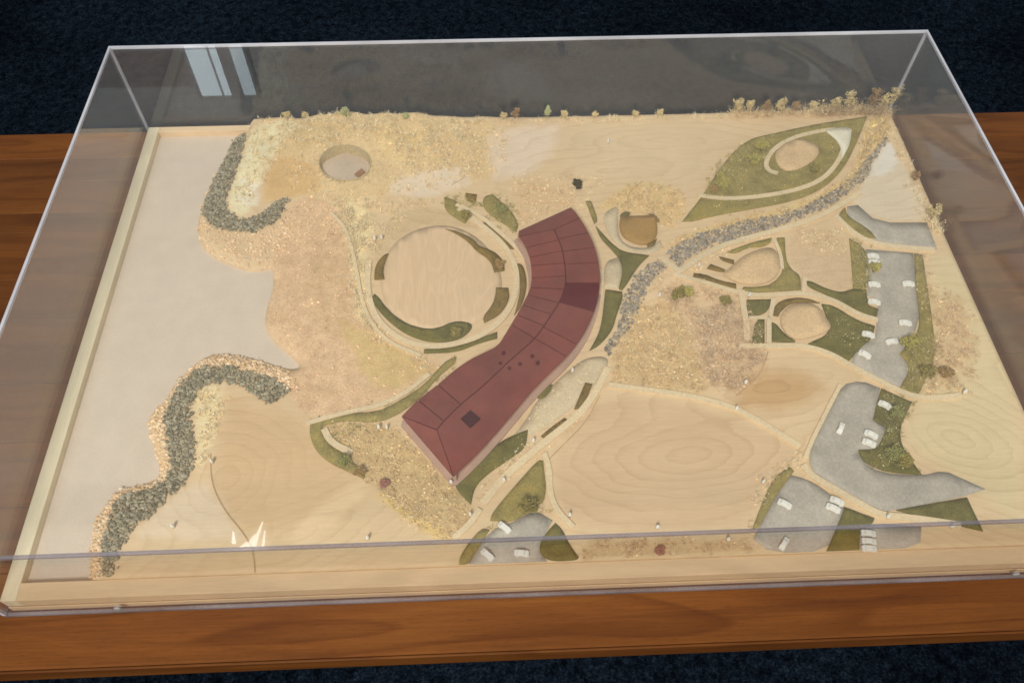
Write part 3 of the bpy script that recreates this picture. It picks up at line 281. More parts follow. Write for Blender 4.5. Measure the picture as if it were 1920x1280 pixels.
M = {}
M['rail'] = mat_ply('maple_rail', seen((216, 190, 154)), .93, 0, .5)
M['rail_side'] = mat_ply('maple_rail_side', seen((226, 212, 180)), .95, math.pi/2, .5)
def terrain_material():
    t = NT('plywood_and_sand'); rf = t.add('ShaderNodeAttribute', attribute_name='rings')
    attr = t.add('ShaderNodeAttribute', attribute_name='zone'); gr = t.add('ShaderNodeAttribute', attribute_name='grit')
    wobn = t.noise(t.coords((6, 30, 6)), 3, 3, .6)
    rings = t.math('FRACT', t.math('ADD', rf.outputs['Fac'], t.math('MULTIPLY', wobn, .55)))
    wood = t.ramp(rings, [(0, (1.03, 1.03, 1.03)), (.66, (1.0, .995, .985)), (.88, (.93, .905, .875)), (.94, (.90, .87, .83)), (1, (1.02, 1.02, 1.02))])
    wood = t.mix((1, 1, 1), wood, t.ramp(t.noise(t.coords(), 5, 3, .5), [(.35, (.25,)*3), (.65, (1,)*3)]))
    fine = t.noise(t.coords((40, 420, 40)), 1, 3, .6)
    wood = t.mix(wood, t.ramp(fine, [(.3, (.94,)*3), (.7, (1.04,)*3)]), 1.0, 'MULTIPLY')
    oc = t.coords(); g1 = t.noise(oc, 420, 3, .75); g2 = t.noise(oc, 60, 4, .65)
    sand = t.mix(t.ramp(g1, [(.28, (.62, .58, .52)), (.48, (.97, .97, .96)), (.72, (1.26, 1.24, 1.18))]), t.ramp(g2, [(.32, (.80, .76, .70)), (.66, (1.1, 1.1, 1.08))]), 1.0, 'MULTIPLY')
    tex = t.mix(wood, sand, gr.outputs['Fac'])
    big = t.ramp(t.noise(oc, 9, 4, .6), [(.3, (.95, .935, .91)), (.7, (1.04, 1.04, 1.04))])
    c = t.mix(t.mix(attr.outputs['Color'], tex, 1.0, 'MULTIPLY'), big, 1.0, 'MULTIPLY')
    h = t.math('MULTIPLY', g1, gr.outputs['Fac']); t.bump(h, .6, .0012)
    return t.done(c, .7, .2)
M['terrain'] = terrain_material()
def mat_lawn(name, c):
    t = NT(name); v = t.coords(); n1 = t.noise(v, 700, 3, .8); n2 = t.noise(v, 45, 4, .65)
    a = t.ramp(n1, [(.25, scale3(c, .55)), (.5, c), (.78, scale3(c, 1.55))])
    b = t.ramp(n2, [(.3, (.74, .72, .66)), (.5, (1, 1, 1)), (.72, (1.28, 1.2, 1.05))])
    t.bump(n1, .9, .0014)
    return t.done(t.mix(a, b, 1.0, 'MULTIPLY'), .95, .05)
M['lawn_olive'] = mat_lawn('flock_olive', seen((156, 142, 94)))
M['lawn_dark'] = mat_lawn('flock_dark', seen((124, 117, 78)))
M['lawn_brown'] = mat_lawn('flock_brown', seen((138, 118, 78)))
M['path'] = mat_speckle('path_card', seen((213, 193, 158)), .14, 300, .75, .1, .0003, .08)
M['wedge'] = mat_speckle('white_card', seen((232, 224, 200)), .06, 300, .7, .05, .0003, .05)
M['groove'] = mat_speckle('dark_cut', seen((180, 152, 116)), .15, 200, .8)
M['road'] = mat_speckle('grey_card', seen((176, 168, 153)), .13, 330, .8, .25, .0004, .20, c2=seen((182, 170, 160)))
M['pave'] = mat_speckle('plaza_card', seen((199, 182, 151)), .16, 320, .8, .15, .0003, .12)
M['court_disc'] = mat_ply('court_veneer', seen((211, 183, 148)), .965, math.pi/2, 3.0)
M['sand_disc'] = mat_speckle('sand_disc', seen((208, 179, 140)), .2, 420, .85, .35, .0006, .12)
M['brown_disc'] = mat_speckle('brown_veneer', seen((166, 134, 88)), .12, 220, .75, .2, .0004, .2)
M['water'] = mat_speckle('water_sheet', seen((205, 190, 171)), .085, 520, .5, .16, .0004, .05, spec=.4)
def mat_vcol(name, rough=.9, amt=.2, scale=900):
    t = NT(name); a = t.add('ShaderNodeAttribute', attribute_name='tone'); n = t.noise(t.coords(), scale, 2, .6)
    r = t.ramp(n, [(.3, (1-amt,)*3), (.7, (1+amt,)*3)])
    return t.done(t.mix(a.outputs['Color'], r, 1.0, 'MULTIPLY'), rough, .2)
M['stone'] = mat_vcol('model_stone'); M['chips'] = mat_vcol('sand_chips', .85, .1)
def mat_plant(name, c, c2):
    t = NT(name); g = t.add('ShaderNodeAttribute', attribute_name='tone')
    n = t.noise(t.coords(), 350, 2, .6)
    cc = t.mix(c, c2, n)
    cc = t.mix(cc, g.outputs['Color'], 1.0, 'MULTIPLY')
    return t.done(cc, .9, .1)
M['dry_cream'] = mat_plant('dried_cream', seen((218, 202, 158)), seen((190, 168, 120)))
M['dry_brown'] = mat_plant('dried_brown', seen((176, 148, 112)), seen((140, 112, 80)))
M['dry_green'] = mat_plant('dried_green', seen((196, 196, 150)), seen((168, 166, 116)))
M['tree_pale'] = mat_plant('foliage_pale', seen((186, 174, 108)), seen((160, 150, 88)))
M['tree_olive'] = mat_plant('foliage_olive', seen((160, 148, 96)), seen((136, 122, 74)))
M['tree_green'] = mat_plant('foliage_green', seen((160, 156, 104)), seen((132, 130, 82)))
M['tree_brown'] = mat_plant('foliage_brown', seen((176, 150, 106)), seen((148, 120, 80)))
M['tree_dark'] = mat_plant('foliage_dark', seen((100, 92, 70)), seen((80, 74, 56)))
M['red_moss'] = mat_plant('red_moss', seen((172, 130, 112)), seen((156, 110, 96)))
M['twig'] = mat_speckle('twig', seen((130, 104, 74)), .2, 400)
def mat_roof(name, c):
    t = NT(name); v = t.coords(); oi = t.add('ShaderNodeObjectInfo')
    n = t.noise(v, 25, 3, .6); n2 = t.noise(v, 600, 2, .6)
    a = t.ramp(n, [(.28, scale3(c, .80)), (.7, scale3(c, 1.14))])
    b = t.ramp(n2, [(.3, (.93,)*3), (.7, (1.07,)*3)])
    r = t.ramp(oi.outputs['Random'], [(0, (.93, .95, .95)), (1, (1.07, 1.05, 1.05))])
    t.bump(n2, .15, .0003)
    return t.done(t.mix(t.mix(a, b, 1.0, 'MULTIPLY'), r, 1.0, 'MULTIPLY'), .55, .3)
M['roof'] = mat_roof('maroon_roof', seen((126, 78, 70)))
M['roof_dark'] = mat_roof('dark_glazed_roof', seen((106, 66, 58)))
M['seam'] = mat_speckle('roof_seam', seen((98, 56, 54)), .1, 300, .6)
M['skylight'] = mat_speckle('dark_skylight', seen((82, 48, 42)), .1, 300, .3)
M['facade'] = mat_speckle('pinkish_facade', seen((180, 152, 134)), .08, 300, .6)
M['white_resin'] = mat_speckle('white_resin', (.93, .90, .80), .02, 300, .5, .05)
M['pit_wall'] = mat_speckle('pit_wall', seen((186, 168, 132)), .2, 260, .8)
M['pit_floor'] = mat_speckle('pit_floor', seen((194, 176, 154)), .08, 200, .8)
M['pit_brown'] = mat_speckle('pit_ramp', seen((158, 124, 96)), .1, 200, .8)
def table_material():
    t = NT('oiled_table_wood'); oi = t.add('ShaderNodeObjectInfo')
    v0 = t.coords((2.0, 15, 15)); add = t.add('ShaderNodeVectorMath', operation='ADD')
    sc = t.add('ShaderNodeVectorMath', operation='SCALE'); sc.inputs['Scale'].default_value = 40
    cb = t.add('ShaderNodeCombineXYZ')
    for k in 'XYZ': t.l(oi.outputs['Random'], cb.inputs[k])
    t.l(cb.outputs['Vector'], sc.inputs[0]); t.l(v0, add.inputs[0]); t.l(sc.outputs['Vector'], add.inputs[1]); v = add.outputs['Vector']
    n = t.noise(v, 1.0, 4, .6, .8)
    rings = t.math('FRACT', t.math('MULTIPLY', t.noise(v, .42, 2, .5, .25), 13))
    pores = t.noise(t.coords((60, 1300, 1300)), 1, 2, .7); fine = t.noise(t.coords((16, 380, 380)), 1, 4, .65)
    c = t.ramp(n, [(.25, (.098, .0305, .0056)), (.5, (.142, .0465, .0080)), (.78, (.192, .069, .0125))])
    c = t.mix(c, t.ramp(rings, [(0, (1.05, 1.05, 1.05)), (.6, (1.0, 1.0, .99)), (.9, (.74, .68, .62)), (1, (1.05, 1.05, 1.05))]), .9, 'MULTIPLY')
    c = t.mix(c, t.ramp(fine, [(.3, (.80, .78, .74)), (.7, (1.14, 1.14, 1.14))]), .8, 'MULTIPLY')
    c = t.mix(c, t.ramp(pores, [(.30, (.55, .5, .45)), (.42, (1, 1, 1))]), .7, 'MULTIPLY')
    c = t.mix(c, t.ramp(oi.outputs['Random'], [(0, (.80, .78, .79)), (.5, (.98, .98, .98)), (1, (1.16, 1.14, 1.10))]), 1.0, 'MULTIPLY')
    t.bump(fine, .12, .0005)
    return t.done(c, .5, .16)
M['table'] = table_material()
def carpet_material():
    t = NT('navy_carpet'); v = t.coords(); n1 = t.noise(v, 190, 3, .8); n2 = t.noise(v, 2.2, 4, .6); vo = t.noise(v, 42, 3, .7)
    a = t.ramp(n1, [(.3, (.0014, .0026, .0055)), (.52, (.0075, .0125, .0215)), (.75, (.028, .042, .062))])
    b = t.ramp(n2, [(.3, (.55, .55, .55)), (.7, (1.35, 1.35, 1.3))])
    b2 = t.ramp(vo, [(.32, (.35,)*3), (.68, (1.6,)*3)])
    t.bump(n1, 1.0, .006)
    return t.done(t.mix(t.mix(a, b, 1.0, 'MULTIPLY'), b2, 1.0, 'MULTIPLY'), 1.0, 0.0)
M['carpet'] = carpet_material()
def acrylic_material():
    t = NT('clear_acrylic')
    geo = t.add('ShaderNodeNewGeometry'); mr = t.add('ShaderNodeMapRange'); mr.inputs['To Min'].default_value = 1.49; mr.inputs['To Max'].default_value = 1/1.49
    t.l(geo.outputs['Backfacing'], mr.inputs['Value'])
    fr = t.add('ShaderNodeFresnel'); t.l(mr.outputs['Result'], fr.inputs['IOR'])
    tr = t.add('ShaderNodeBsdfTransparent'); tr.inputs['Color'].default_value = (.985, .99, .99, 1)
    gl = t.add('ShaderNodeBsdfGlossy'); gl.inputs['Roughness'].default_value = 0.0; gl.inputs['Color'].default_value = (1, 1, 1, 1)
    ms = t.add('ShaderNodeMixShader'); t.l(fr.outputs['Fac'], ms.inputs['Fac']); t.l(tr.outputs[0], ms.inputs[1]); t.l(gl.outputs[0], ms.inputs[2])
    oc = t.coords(); sp = t.ramp(t.noise(oc, 900, 2, .7), [(.57, (0, 0, 0)), (.80, (.05,)*3)]); sm_ = t.ramp(t.noise(t.coords((1, 2.2, 1), rot=(0, 0, .5)), 5, 5, .65), [(.40, (.002,)*3), (.75, (.016,)*3)])
    df = t.add('ShaderNodeBsdfDiffuse'); df.inputs['Color'].default_value = (.75, .75, .74, 1)
    m2 = t.add('ShaderNodeMixShader'); t.l(t.math('ADD', sp, sm_), m2.inputs['Fac']); t.l(ms.outputs[0], m2.inputs[1]); t.l(df.outputs[0], m2.inputs[2]); ms = m2
    t.n.remove(t.b); t.l(ms.outputs[0], t.out.inputs['Surface']); return t.m
M['acrylic'] = acrylic_material()
def edge_material(name, tint, lo, hi, white):
    t = NT(name)
    tr = t.add('ShaderNodeBsdfTransparent'); tr.inputs['Color'].default_value = (*tint, 1)
    n = t.noise(t.coords((3, 3, 3)), 2.5, 3, .6)
    df = t.add('ShaderNodeBsdfDiffuse'); df.inputs['Color'].default_value = (*white, 1)
    ms = t.add('ShaderNodeMixShader'); t.l(t.ramp(n, [(.3, (lo,)*3), (.7, (hi,)*3)]), ms.inputs['Fac'])
    t.l(tr.outputs[0], ms.inputs[1]); t.l(df.outputs[0], ms.inputs[2])
    gl = t.add('ShaderNodeBsdfGlossy'); gl.inputs['Roughness'].default_value = .15
    m2 = t.add('ShaderNodeMixShader'); m2.inputs['Fac'].default_value = .12
    t.l(ms.outputs[0], m2.inputs[1]); t.l(gl.outputs[0], m2.inputs[2])
    t.n.remove(t.b); t.l(m2.outputs[0], t.out.inputs['Surface']); return t.m
M['edge'] = edge_material('polished_acrylic_edge', (.84, .83, .90), .45, .85, (.80, .82, .90))  # whitish colour stands in for light caught by the clear edge
M['glue_edge'] = edge_material('glued_acrylic_edge', (.62, .57, .60), .08, .34, (.60, .58, .64))  # same edge, darkened in colour to imitate refraction inside it
M['screw'] = mat_speckle('steel_screw', (.25, .24, .23), .1, 300, .35)
M['wall'] = mat_speckle('brown_wall', (.30, .26, .26), .08, 8, .8)
M['window_frame'] = mat_speckle('grey_window_frame', (.35, .36, .40), .05, 30, .6)
def emit(name, c, s):
    t = NT(name); e = t.add('ShaderNodeEmission'); e.inputs['Color'].default_value = (*c, 1); e.inputs['Strength'].default_value = s
    t.n.remove(t.b); t.l(e.outputs[0], t.out.inputs['Surface']); return t.m
M['daylight'] = emit('daylight_pane', (.78, .93, 1.0), 2.6)  # glow standing in for daylight on pale columns
M['daylight2'] = emit('daylight_pane_dim', (.78, .93, 1.0), 2.0)
M['glazing'] = mat_speckle('pale_glazing_bar', (.8, .85, .9), .05, 30, .6)
M['lamp'] = emit('lamp_glow', (1, .98, .94), 6.0)
M['lamp_metal'] = mat_speckle('lamp_metal', (.6, .6, .6), .05, 30, .4)
M['cable'] = mat_speckle('black_rubber', (.004, .004, .005), .1, 200, .5)

# ---------------------------------------------------------------- setting
FLOOR = -0.74
me = mesh('floor', [(-6, -4, FLOOR), (6, -4, FLOOR), (6, 7, FLOOR), (-6, 7, FLOOR)], [(0, 1, 2, 3)])
props(link('floor', me, M['carpet']), 'dark navy carpet floor under and behind the table', kind='structure')
# dark wall and glowing strips standing in for daylit columns behind: the acrylic top mirrors their upper ends
props(link('wall', box_me('wall', -3.4, -1.47, 2.78, 2.88, FLOOR, 2.10), M['wall']), 'dark brown wall behind the table mirrored in the case', kind='structure')
glow_col = props(empty('window', (-1.32, 2.70, FLOOR)), 'tall bright narrow window mirrored in back left of the case top', 'window')
wz0, wz1 = .35, 2.10-FLOOR
link('pane', box_me('pane', -.140, .012, -.012, 0, wz0, wz1-.012), M['daylight'], glow_col)
link('pane', box_me('pane', .068, .134, -.012, 0, wz0, wz1-.012), M['daylight2'], glow_col)
link('mullion', box_me('mullion', .012, .068, -.03, .03, .34, wz1), M['window_frame'], glow_col)
link('glazing_bar', box_me('glazing_bar', -.038, -.028, -.02, -.0125, wz0, wz1-.012), M['glazing'], glow_col)
link('frame', box_me('frame', -.152, -.140, -.03, .03, .34, wz1), M['window_frame'], glow_col)
link('frame', box_me('frame', .134, .146, -.03, .03, .34, wz1), M['window_frame'], glow_col)
link('sill', box_me('sill', -.17, .16, -.05, .05, 0, .34), M['window_frame'], glow_col)
# ceiling spotlights mirrored low on the case top
lamp = props(empty('ceiling_lamp', (-.905, .375, 2.12)), 'small cluster of white ceiling spotlights mirrored in front left of the case', 'lamp')
link('ceiling_plate', box_me('ceiling_plate', -.07, .07, -.07, .07, -.004, .012, .004), M['lamp_metal'], lamp)
for ox, oy, ln, ti, r1 in ((-.052, .012, .045, .25, .007), (-.022, -.030, .060, -.55, .010), (.006, -.018, .085, -.35, .017), (.030, .020, .10, -.15, .008), (.052, -.004, .075, .05, .006)):
    bm = bmesh.new(); bmesh.ops.create_cone(bm, cap_ends=True, segments=14, radius1=r1, radius2=r1*.25, depth=ln)
    bmesh.ops.transform(bm, matrix=Matrix.Translation((ox, oy, -.022)) @ Matrix.Rotation(ti, 4, 'Z') @ Matrix.Rotation(-math.pi/2+.15, 4, 'X'), verts=bm.verts)
    sm = bpy.data.meshes.new('shade'); bm.to_mesh(sm); bm.free(); link('shade', sm, M['lamp'], lamp)

# ---------------------------------------------------------------- table
table = props(empty('wooden_table', (0, 0, FLOOR)), 'oiled reddish brown wooden table of long boards under the display case', 'table')
TY0, TY1, TX = -.4423, .4047, 1.25
ys = [TY0, -.335, -.255, -.168, -.0817, .0224, .094, .1848, .2254, .2933, .345, TY1]
for i in range(len(ys)-1):
    g = .0003
    cuts = [-TX] + sorted(rng.uniform(-.62, .62, 1).tolist()) + [TX] if 0 < i < len(ys)-2 else [-TX, TX]
    for a, b in zip(cuts, cuts[1:]):
        o = link('board', box_me('board', a+g, b-g, ys[i]+g, ys[i+1]-g, -.028-FLOOR, -FLOOR-rng.uniform(0, .00012), .0009 if i else .0022, 1), M['table'], table)
ax0 = -.0285
link('edge_strip', box_me('edge_strip', -TX, TX, TY0-.003, TY0-.0003, -.033-FLOOR, -.0022-FLOOR, .0008), M['table'], table)
link('apron', box_me('apron', -TX+.05, TX-.05, TY0+.05, TY0+.07, -.12-FLOOR, -.0285-FLOOR), M['table'], table)
link('apron', box_me('apron', -TX+.05, TX-.05, TY1-.07, TY1-.05, -.12-FLOOR, -.0285-FLOOR), M['table'], table)
for sx in (-1, 1):
    for sy in (TY0+.085, TY1-.085):
        link('leg', box_me('leg', sx*(TX-.09)-.03, sx*(TX-.09)+.03, sy-.0145, sy+.0145, 0, -.0285-FLOOR, .004), M['table'], table)

# ---------------------------------------------------------------- the model board
model = props(empty('landscape_model', (0, 0, 0)), 'wooden landscape model board with bay, beach, lawns, paths and parking lots inside the case', 'model')
h = W/2; f0 = -D/2; b0 = D/2
link('base_panel', box_me('base_panel', -h+.002, h-.002, f0+.002, b0-.002, 0.0, .012), M['rail'], model)
RW = .017
link('rail', box_me('rail', -h, -h+RW, f0, b0, .0122, RAIL, .0008), M['rail_side'], model)
link('rail', box_me('rail', -h+RW, h, f0, f0+.0195, .0122, RAIL, .0008), M['rail'], model)
link('rail', box_me('rail', -h+RW, -.36, b0-.012, b0, .0122, RAIL, .0008), M['rail'], model)
link('front_strip', box_me('front_strip', -h, h, f0-.0012, f0, .001, .0118, .0004), M['rail'], model)
link('water_sheet', box_me('water_sheet', -h+RW, -.20, f0+.0195, b0-.012, .0122, WATER), M['water'], model)
# terrain
shore = chaikin(mm(SHORE), 2, False)
yF = f0+.0196; yB = b0-.0004
shore[0] = (shore[0][0], yB); shore[-1] = (shore[-1][0], yF)
outline = shore + [(h-.0005, yF), (h-.0005, yB)]
if area2(outline) < 0: outline.reverse()
pit = mm(PIT)
v, f = flat_tris(outline, .0062, holes=[pit])
X = np.array([a for a, b in v]); Y = np.array([b for a, b in v])
base_c = np.array(seen((211, 186, 150)))
colr = np.tile(base_c, (len(v), 1)); grit = np.full(len(v), .06)
wob = np.array([noise.noise((x*55, y*55, 1.7)) + .6*noise.noise((x*130, y*130, 4.7)) for x, y in zip(X, Y)])
for pl, c, soft, gval in ZONES:
    q = chaikin(mm(pl), 2); d = edge_dist(X, Y, q)*np.where(inside(X, Y, q), 1, -1)
    s = soft/1000; w = np.clip((d+s*.5+wob*min(s, .008)*.6)/s, 0, 1); w = (w*w*(3-2*w))
    colr = colr*(1-w)[:, None]+np.array(seen(c))[None, :]*w[:, None]; grit = grit*(1-w)+gval*w
shd = edge_dist(X, Y, shore, False)
rim = np.clip(1-np.abs(shd-.002)/.003, 0, 1)*.7; colr = colr*(1-rim)[:, None]+np.array(seen((232, 208, 176)))[None, :]*rim[:, None]
vs = []
for i, (x, y) in enumerate(v):
    z = terrain_height(x, y)
    e = min(1, shd[i]/.014); z = (WATER+.0035)*(1-e*e*(3-2*e)) + z*(e*e*(3-2*e))
    z += .0009*grit[i]*wob[i] + .0012*grit[i]*noise.noise((x*310, y*310, 9))
    vs.append((x, y, z))
cnt = {(t[i], t[(i+1) % 3]) for t in f for i in range(3)}; low = {}
for (a, b) in list(cnt):
    if (b, a) in cnt: continue
    for q in (a, b):
        if q not in low: low[q] = len(vs); x, y, z = vs[q]; vs.append((x, y, .0126))
    f.append([a, low[a], low[b], b])
me = mesh('terrain', vs, f)
full = np.ones((len(vs), 4)); full[:, :3] = base_c; full[:len(v), :3] = colr; gf = np.zeros(len(vs)); gf[:len(v)] = grit
for q, l_ in low.items(): full[l_, :3] = seen((220, 196, 160))
rf = np.full(len(vs), 0.0); PX = np.array([q[0] for q in vs]); PY = np.array([q[1] for q in vs])
acc = np.zeros(len(vs))
for (cx_, cy_), ax_, ay_, rot_ in RINGS:
    dx = PX-cx_/1000; dy = PY-cy_/1000; cr_, sr_ = math.cos(rot_), math.sin(rot_)
    acc += np.exp(-1.1*np.sqrt(((dx*cr_+dy*sr_)/ax_*1000)**2+((-dx*sr_+dy*cr_)/ay_*1000)**2+.05))
rf = -np.log(acc+1e-9)/1.1+np.array([.9*noise.noise((x*7, y*16, .3))+.35*noise.noise((x*20, y*45, 5.3)) for x, y in zip(PX, PY)])
me.attributes.new('zone', 'FLOAT_COLOR', 'POINT'); me.attributes.new('grit', 'FLOAT', 'POINT'); me.attributes.new('rings', 'FLOAT', 'POINT')
me.attributes['rings'].data.foreach_set('value', rf)
me.attributes['zone'].data.foreach_set('color', full.ravel()); me.attributes['grit'].data.foreach_set('value', gf)
link('terrain', me, M['terrain'], model)
me.polygons.foreach_set('use_smooth', [len(p.vertices) == 3 for p in me.polygons])

# round pit with sunken floor
cxp = sum(a for a, b in pit)/len(pit); cyp = sum(b for a, b in pit)/len(pit)
n = len(pit); zt = [terrain_height(x, y) for x, y in pit]; zb = min(zt)-.0055
vs = [(x*1.0, y, z+.0012) for (x, y), z in zip(pit, zt)] + [(cxp+(x-cxp)*.96, cyp+(y-cyp)*.96, z+.0012) for (x, y), z in zip(pit, zt)] \
   + [(cxp+(x-cxp)*.90, cyp+(y-cyp)*.90, zb) for x, y in pit] + [(x, y, z-.004) for (x, y), z in zip(pit, zt)]
fs = []
for i in range(n):
    j = (i+1) % n; fs += [(i, j, n+j, n+i), (n+i, n+j, 2*n+j, 2*n+i), (j, i, 3*n+i, 3*n+j)]
link('pit_wall', mesh('pit_wall', vs, fs), M['pit_wall'], model)
link('pit_floor', mesh('pit_floor', [(cxp+(x-cxp)*.93, cyp+(y-cyp)*.93, zb+.0004) for x, y in pit], [tuple(range(n))]), M['pit_floor'], model)
ramp = [(cxp+.020, cyp-.022), (cxp+.030, cyp-.012), (cxp+.024, cyp-.004), (cxp+.014, cyp-.016)]  # outline of a low brown block in the pit, front right
vs = [(x, y, zb+.0006) for x, y in ramp]+[(x, y, zb+.003) for x, y in ramp]
link('pit_ramp', mesh('pit_ramp', vs, [(4, 5, 6, 7), (0, 1, 5, 4), (1, 2, 6, 5), (2, 3, 7, 6), (3, 0, 4, 7)]), M['pit_brown'], model)

for m_, pl in LAWNS: drape('lawn', mm(pl), .0017, M[m_], model, step=.0055, rough=.0007)
for n_, pl in ROADS: drape(n_, mm(pl), .0009, M['road'], model, step=.012, smooth_n=1)
for pl in PAVES: drape('plaza', mm(pl), .0007, M['pave'], model, step=.012)
for w_, pl in PATHS: strip('path', mm(pl), w_/1000, .0027, M['path'], model, drop=.0035)
drape('path', mm(WEDGE), .0029, M['wedge'], model, step=.01)
for w_, pl in GROOVES: strip('groove', mm(pl), w_/1000, .0004, M['groove'], model)
for n_, pl in DISCS: drape(n_, mm(pl), .0030 if n_ != 'court_disc' else .0006, M[n_], model, step=.012)

# ---------------------------------------------------------------- stones and chips: too many and too small to count
ICO = bmesh.new(); bmesh.ops.create_icosphere(ICO, subdivisions=1, radius=1)
ico_v = np.array([q.co[:] for q in ICO.verts]); ico_f = [[q.index for q in t.verts] for t in ICO.faces]; ICO.free()
oct_v = np.array([(1, 0, 0), (-1, 0, 0), (0, 1, 0), (0, -1, 0), (0, 0, 1), (0, 0, -1)], float)
oct_f = [[0, 2, 4], [2, 1, 4], [1, 3, 4], [3, 0, 4], [2, 0, 5], [1, 2, 5], [3, 1, 5], [0, 3, 5]]
def scatter(name, pl, spacing, size, cols, mat, parent, zoff=0.0, fine=False, label=None, keep=1.0):
    pl = chaikin(pl, 2); xs = [a for a, b in pl]; ys_ = [b for a, b in pl]
    gx, gy = np.meshgrid(np.arange(min(xs), max(xs), spacing), np.arange(min(ys_), max(ys_), spacing)); gx = gx.ravel(); gy = gy.ravel()
    gx = gx+(rng.random(gx.size)-.5)*spacing*1.1; gy = gy+(rng.random(gy.size)-.5)*spacing*1.1
    jx = np.array([noise.noise((x*160, y*160, 2.2))+.8*noise.noise((x*420, y*420, 6.1)) for x, y in zip(gx, gy)])*.0042
    sgn = edge_dist(gx, gy, pl)*np.where(inside(gx, gy, pl), 1, -1)
    k = (sgn+jx > 0) & (gx < h-.002) & (gy < b0-.002) & (gy > f0+.021) & (rng.random(gx.size) < keep) & ~inside(gx, gy, [(a*1.0, b) for a, b in pit]); gx = gx[k]; gy = gy[k]
    bv, bf = (oct_v, oct_f) if fine else (ico_v, ico_f)
    V = []; F = []; Cc = []
    sd = edge_dist(gx, gy, shore, False)
    for i, (x, y) in enumerate(zip(gx, gy)):
        s = size*min(2.1, max(.5, rng.lognormal(0, .38))); q = bv*(1+rng.uniform(-.22, .22, bv.shape))*s*np.array([rng.uniform(.8, 1.2), rng.uniform(.8, 1.2), rng.uniform(.55, .9)])
        a = rng.uniform(0, 6.28); ca, sa = math.cos(a), math.sin(a)
        e = min(1, sd[i]/.014); e = e*e*(3-2*e)
        z = (WATER+.0035)*(1-e)+terrain_height(x, y)*e+zoff+s*.25
        o = len(V); V += [(x+ca*u-sa*w, y+sa*u+ca*w, z+t) for u, w, t in q]; F += [[o+j for j in t] for t in bf]
        c = np.array(cols[rng.integers(len(cols))])*rng.uniform(.82, 1.2); Cc += [(*c, 1)]*len(bv)
    me = mesh(name, V, F); at = me.attributes.new('tone', 'FLOAT_COLOR', 'POINT'); at.data.foreach_set('color', np.array(Cc).ravel())
    return props(link(name, me, mat, parent), label=label, kind='stuff')
GREY = [seen((152, 144, 122)), seen((142, 134, 112)), seen((168, 160, 138)), seen((124, 116, 96)), seen((158, 148, 124))]
PURP = [seen((152, 142, 126)), seen((168, 156, 138)), seen((130, 122, 110)), seen((188, 172, 146)), seen((154, 146, 136)), seen((142, 133, 122))]
ORNG = [seen((226, 200, 164)), seen((218, 188, 148)), seen((234, 213, 182)), seen((210, 180, 142)), seen((224, 202, 168))]
YELL = [seen((216, 192, 140)), seen((190, 164, 112)), seen((226, 206, 160)), seen((176, 150, 104))]
scatter('stone_bank', mm(ROCKN), .0023, .0015, GREY, M['stone'], model, .0016, label='grey stone bank along the upper shore')
scatter('stone_bank', mm(ROCKS), .0023, .0015, GREY, M['stone'], model, .0016, label='grey stone bank along the lower shore')
scatter('shore_gravel', mm(GRAVN), .0025, .0014, ORNG, M['chips'], model, .0003, True, keep=.45)
scatter('shore_gravel', mm(GRAVS), .0025, .0016, ORNG, M['chips'], model, .0004, True)
scatter('creek_stones', mm(CREEKA), .0023, .0014, PURP, M['stone'], model, .0004)
scatter('creek_stones', mm(CREEKB), .0023, .0014, PURP, M['stone'], model, .0004)
for idx, keep in ((7, .10), (19, .55), (20, .6), (21, .40), (22, .45), (29, .55), (0, .14), (2, .3), (13, .35), (30, .35), (26, .2), (33, .3)):
    pl, c, s_, g_ = ZONES[idx]
    cc = np.array(seen(c)); scatter('dry_grass', mm(pl), .0042, .0013, [tuple(cc*1.12), tuple(cc*.82), tuple(cc*1.25), tuple(cc*.95)], M['chips'], model, .0002, True, keep=keep)

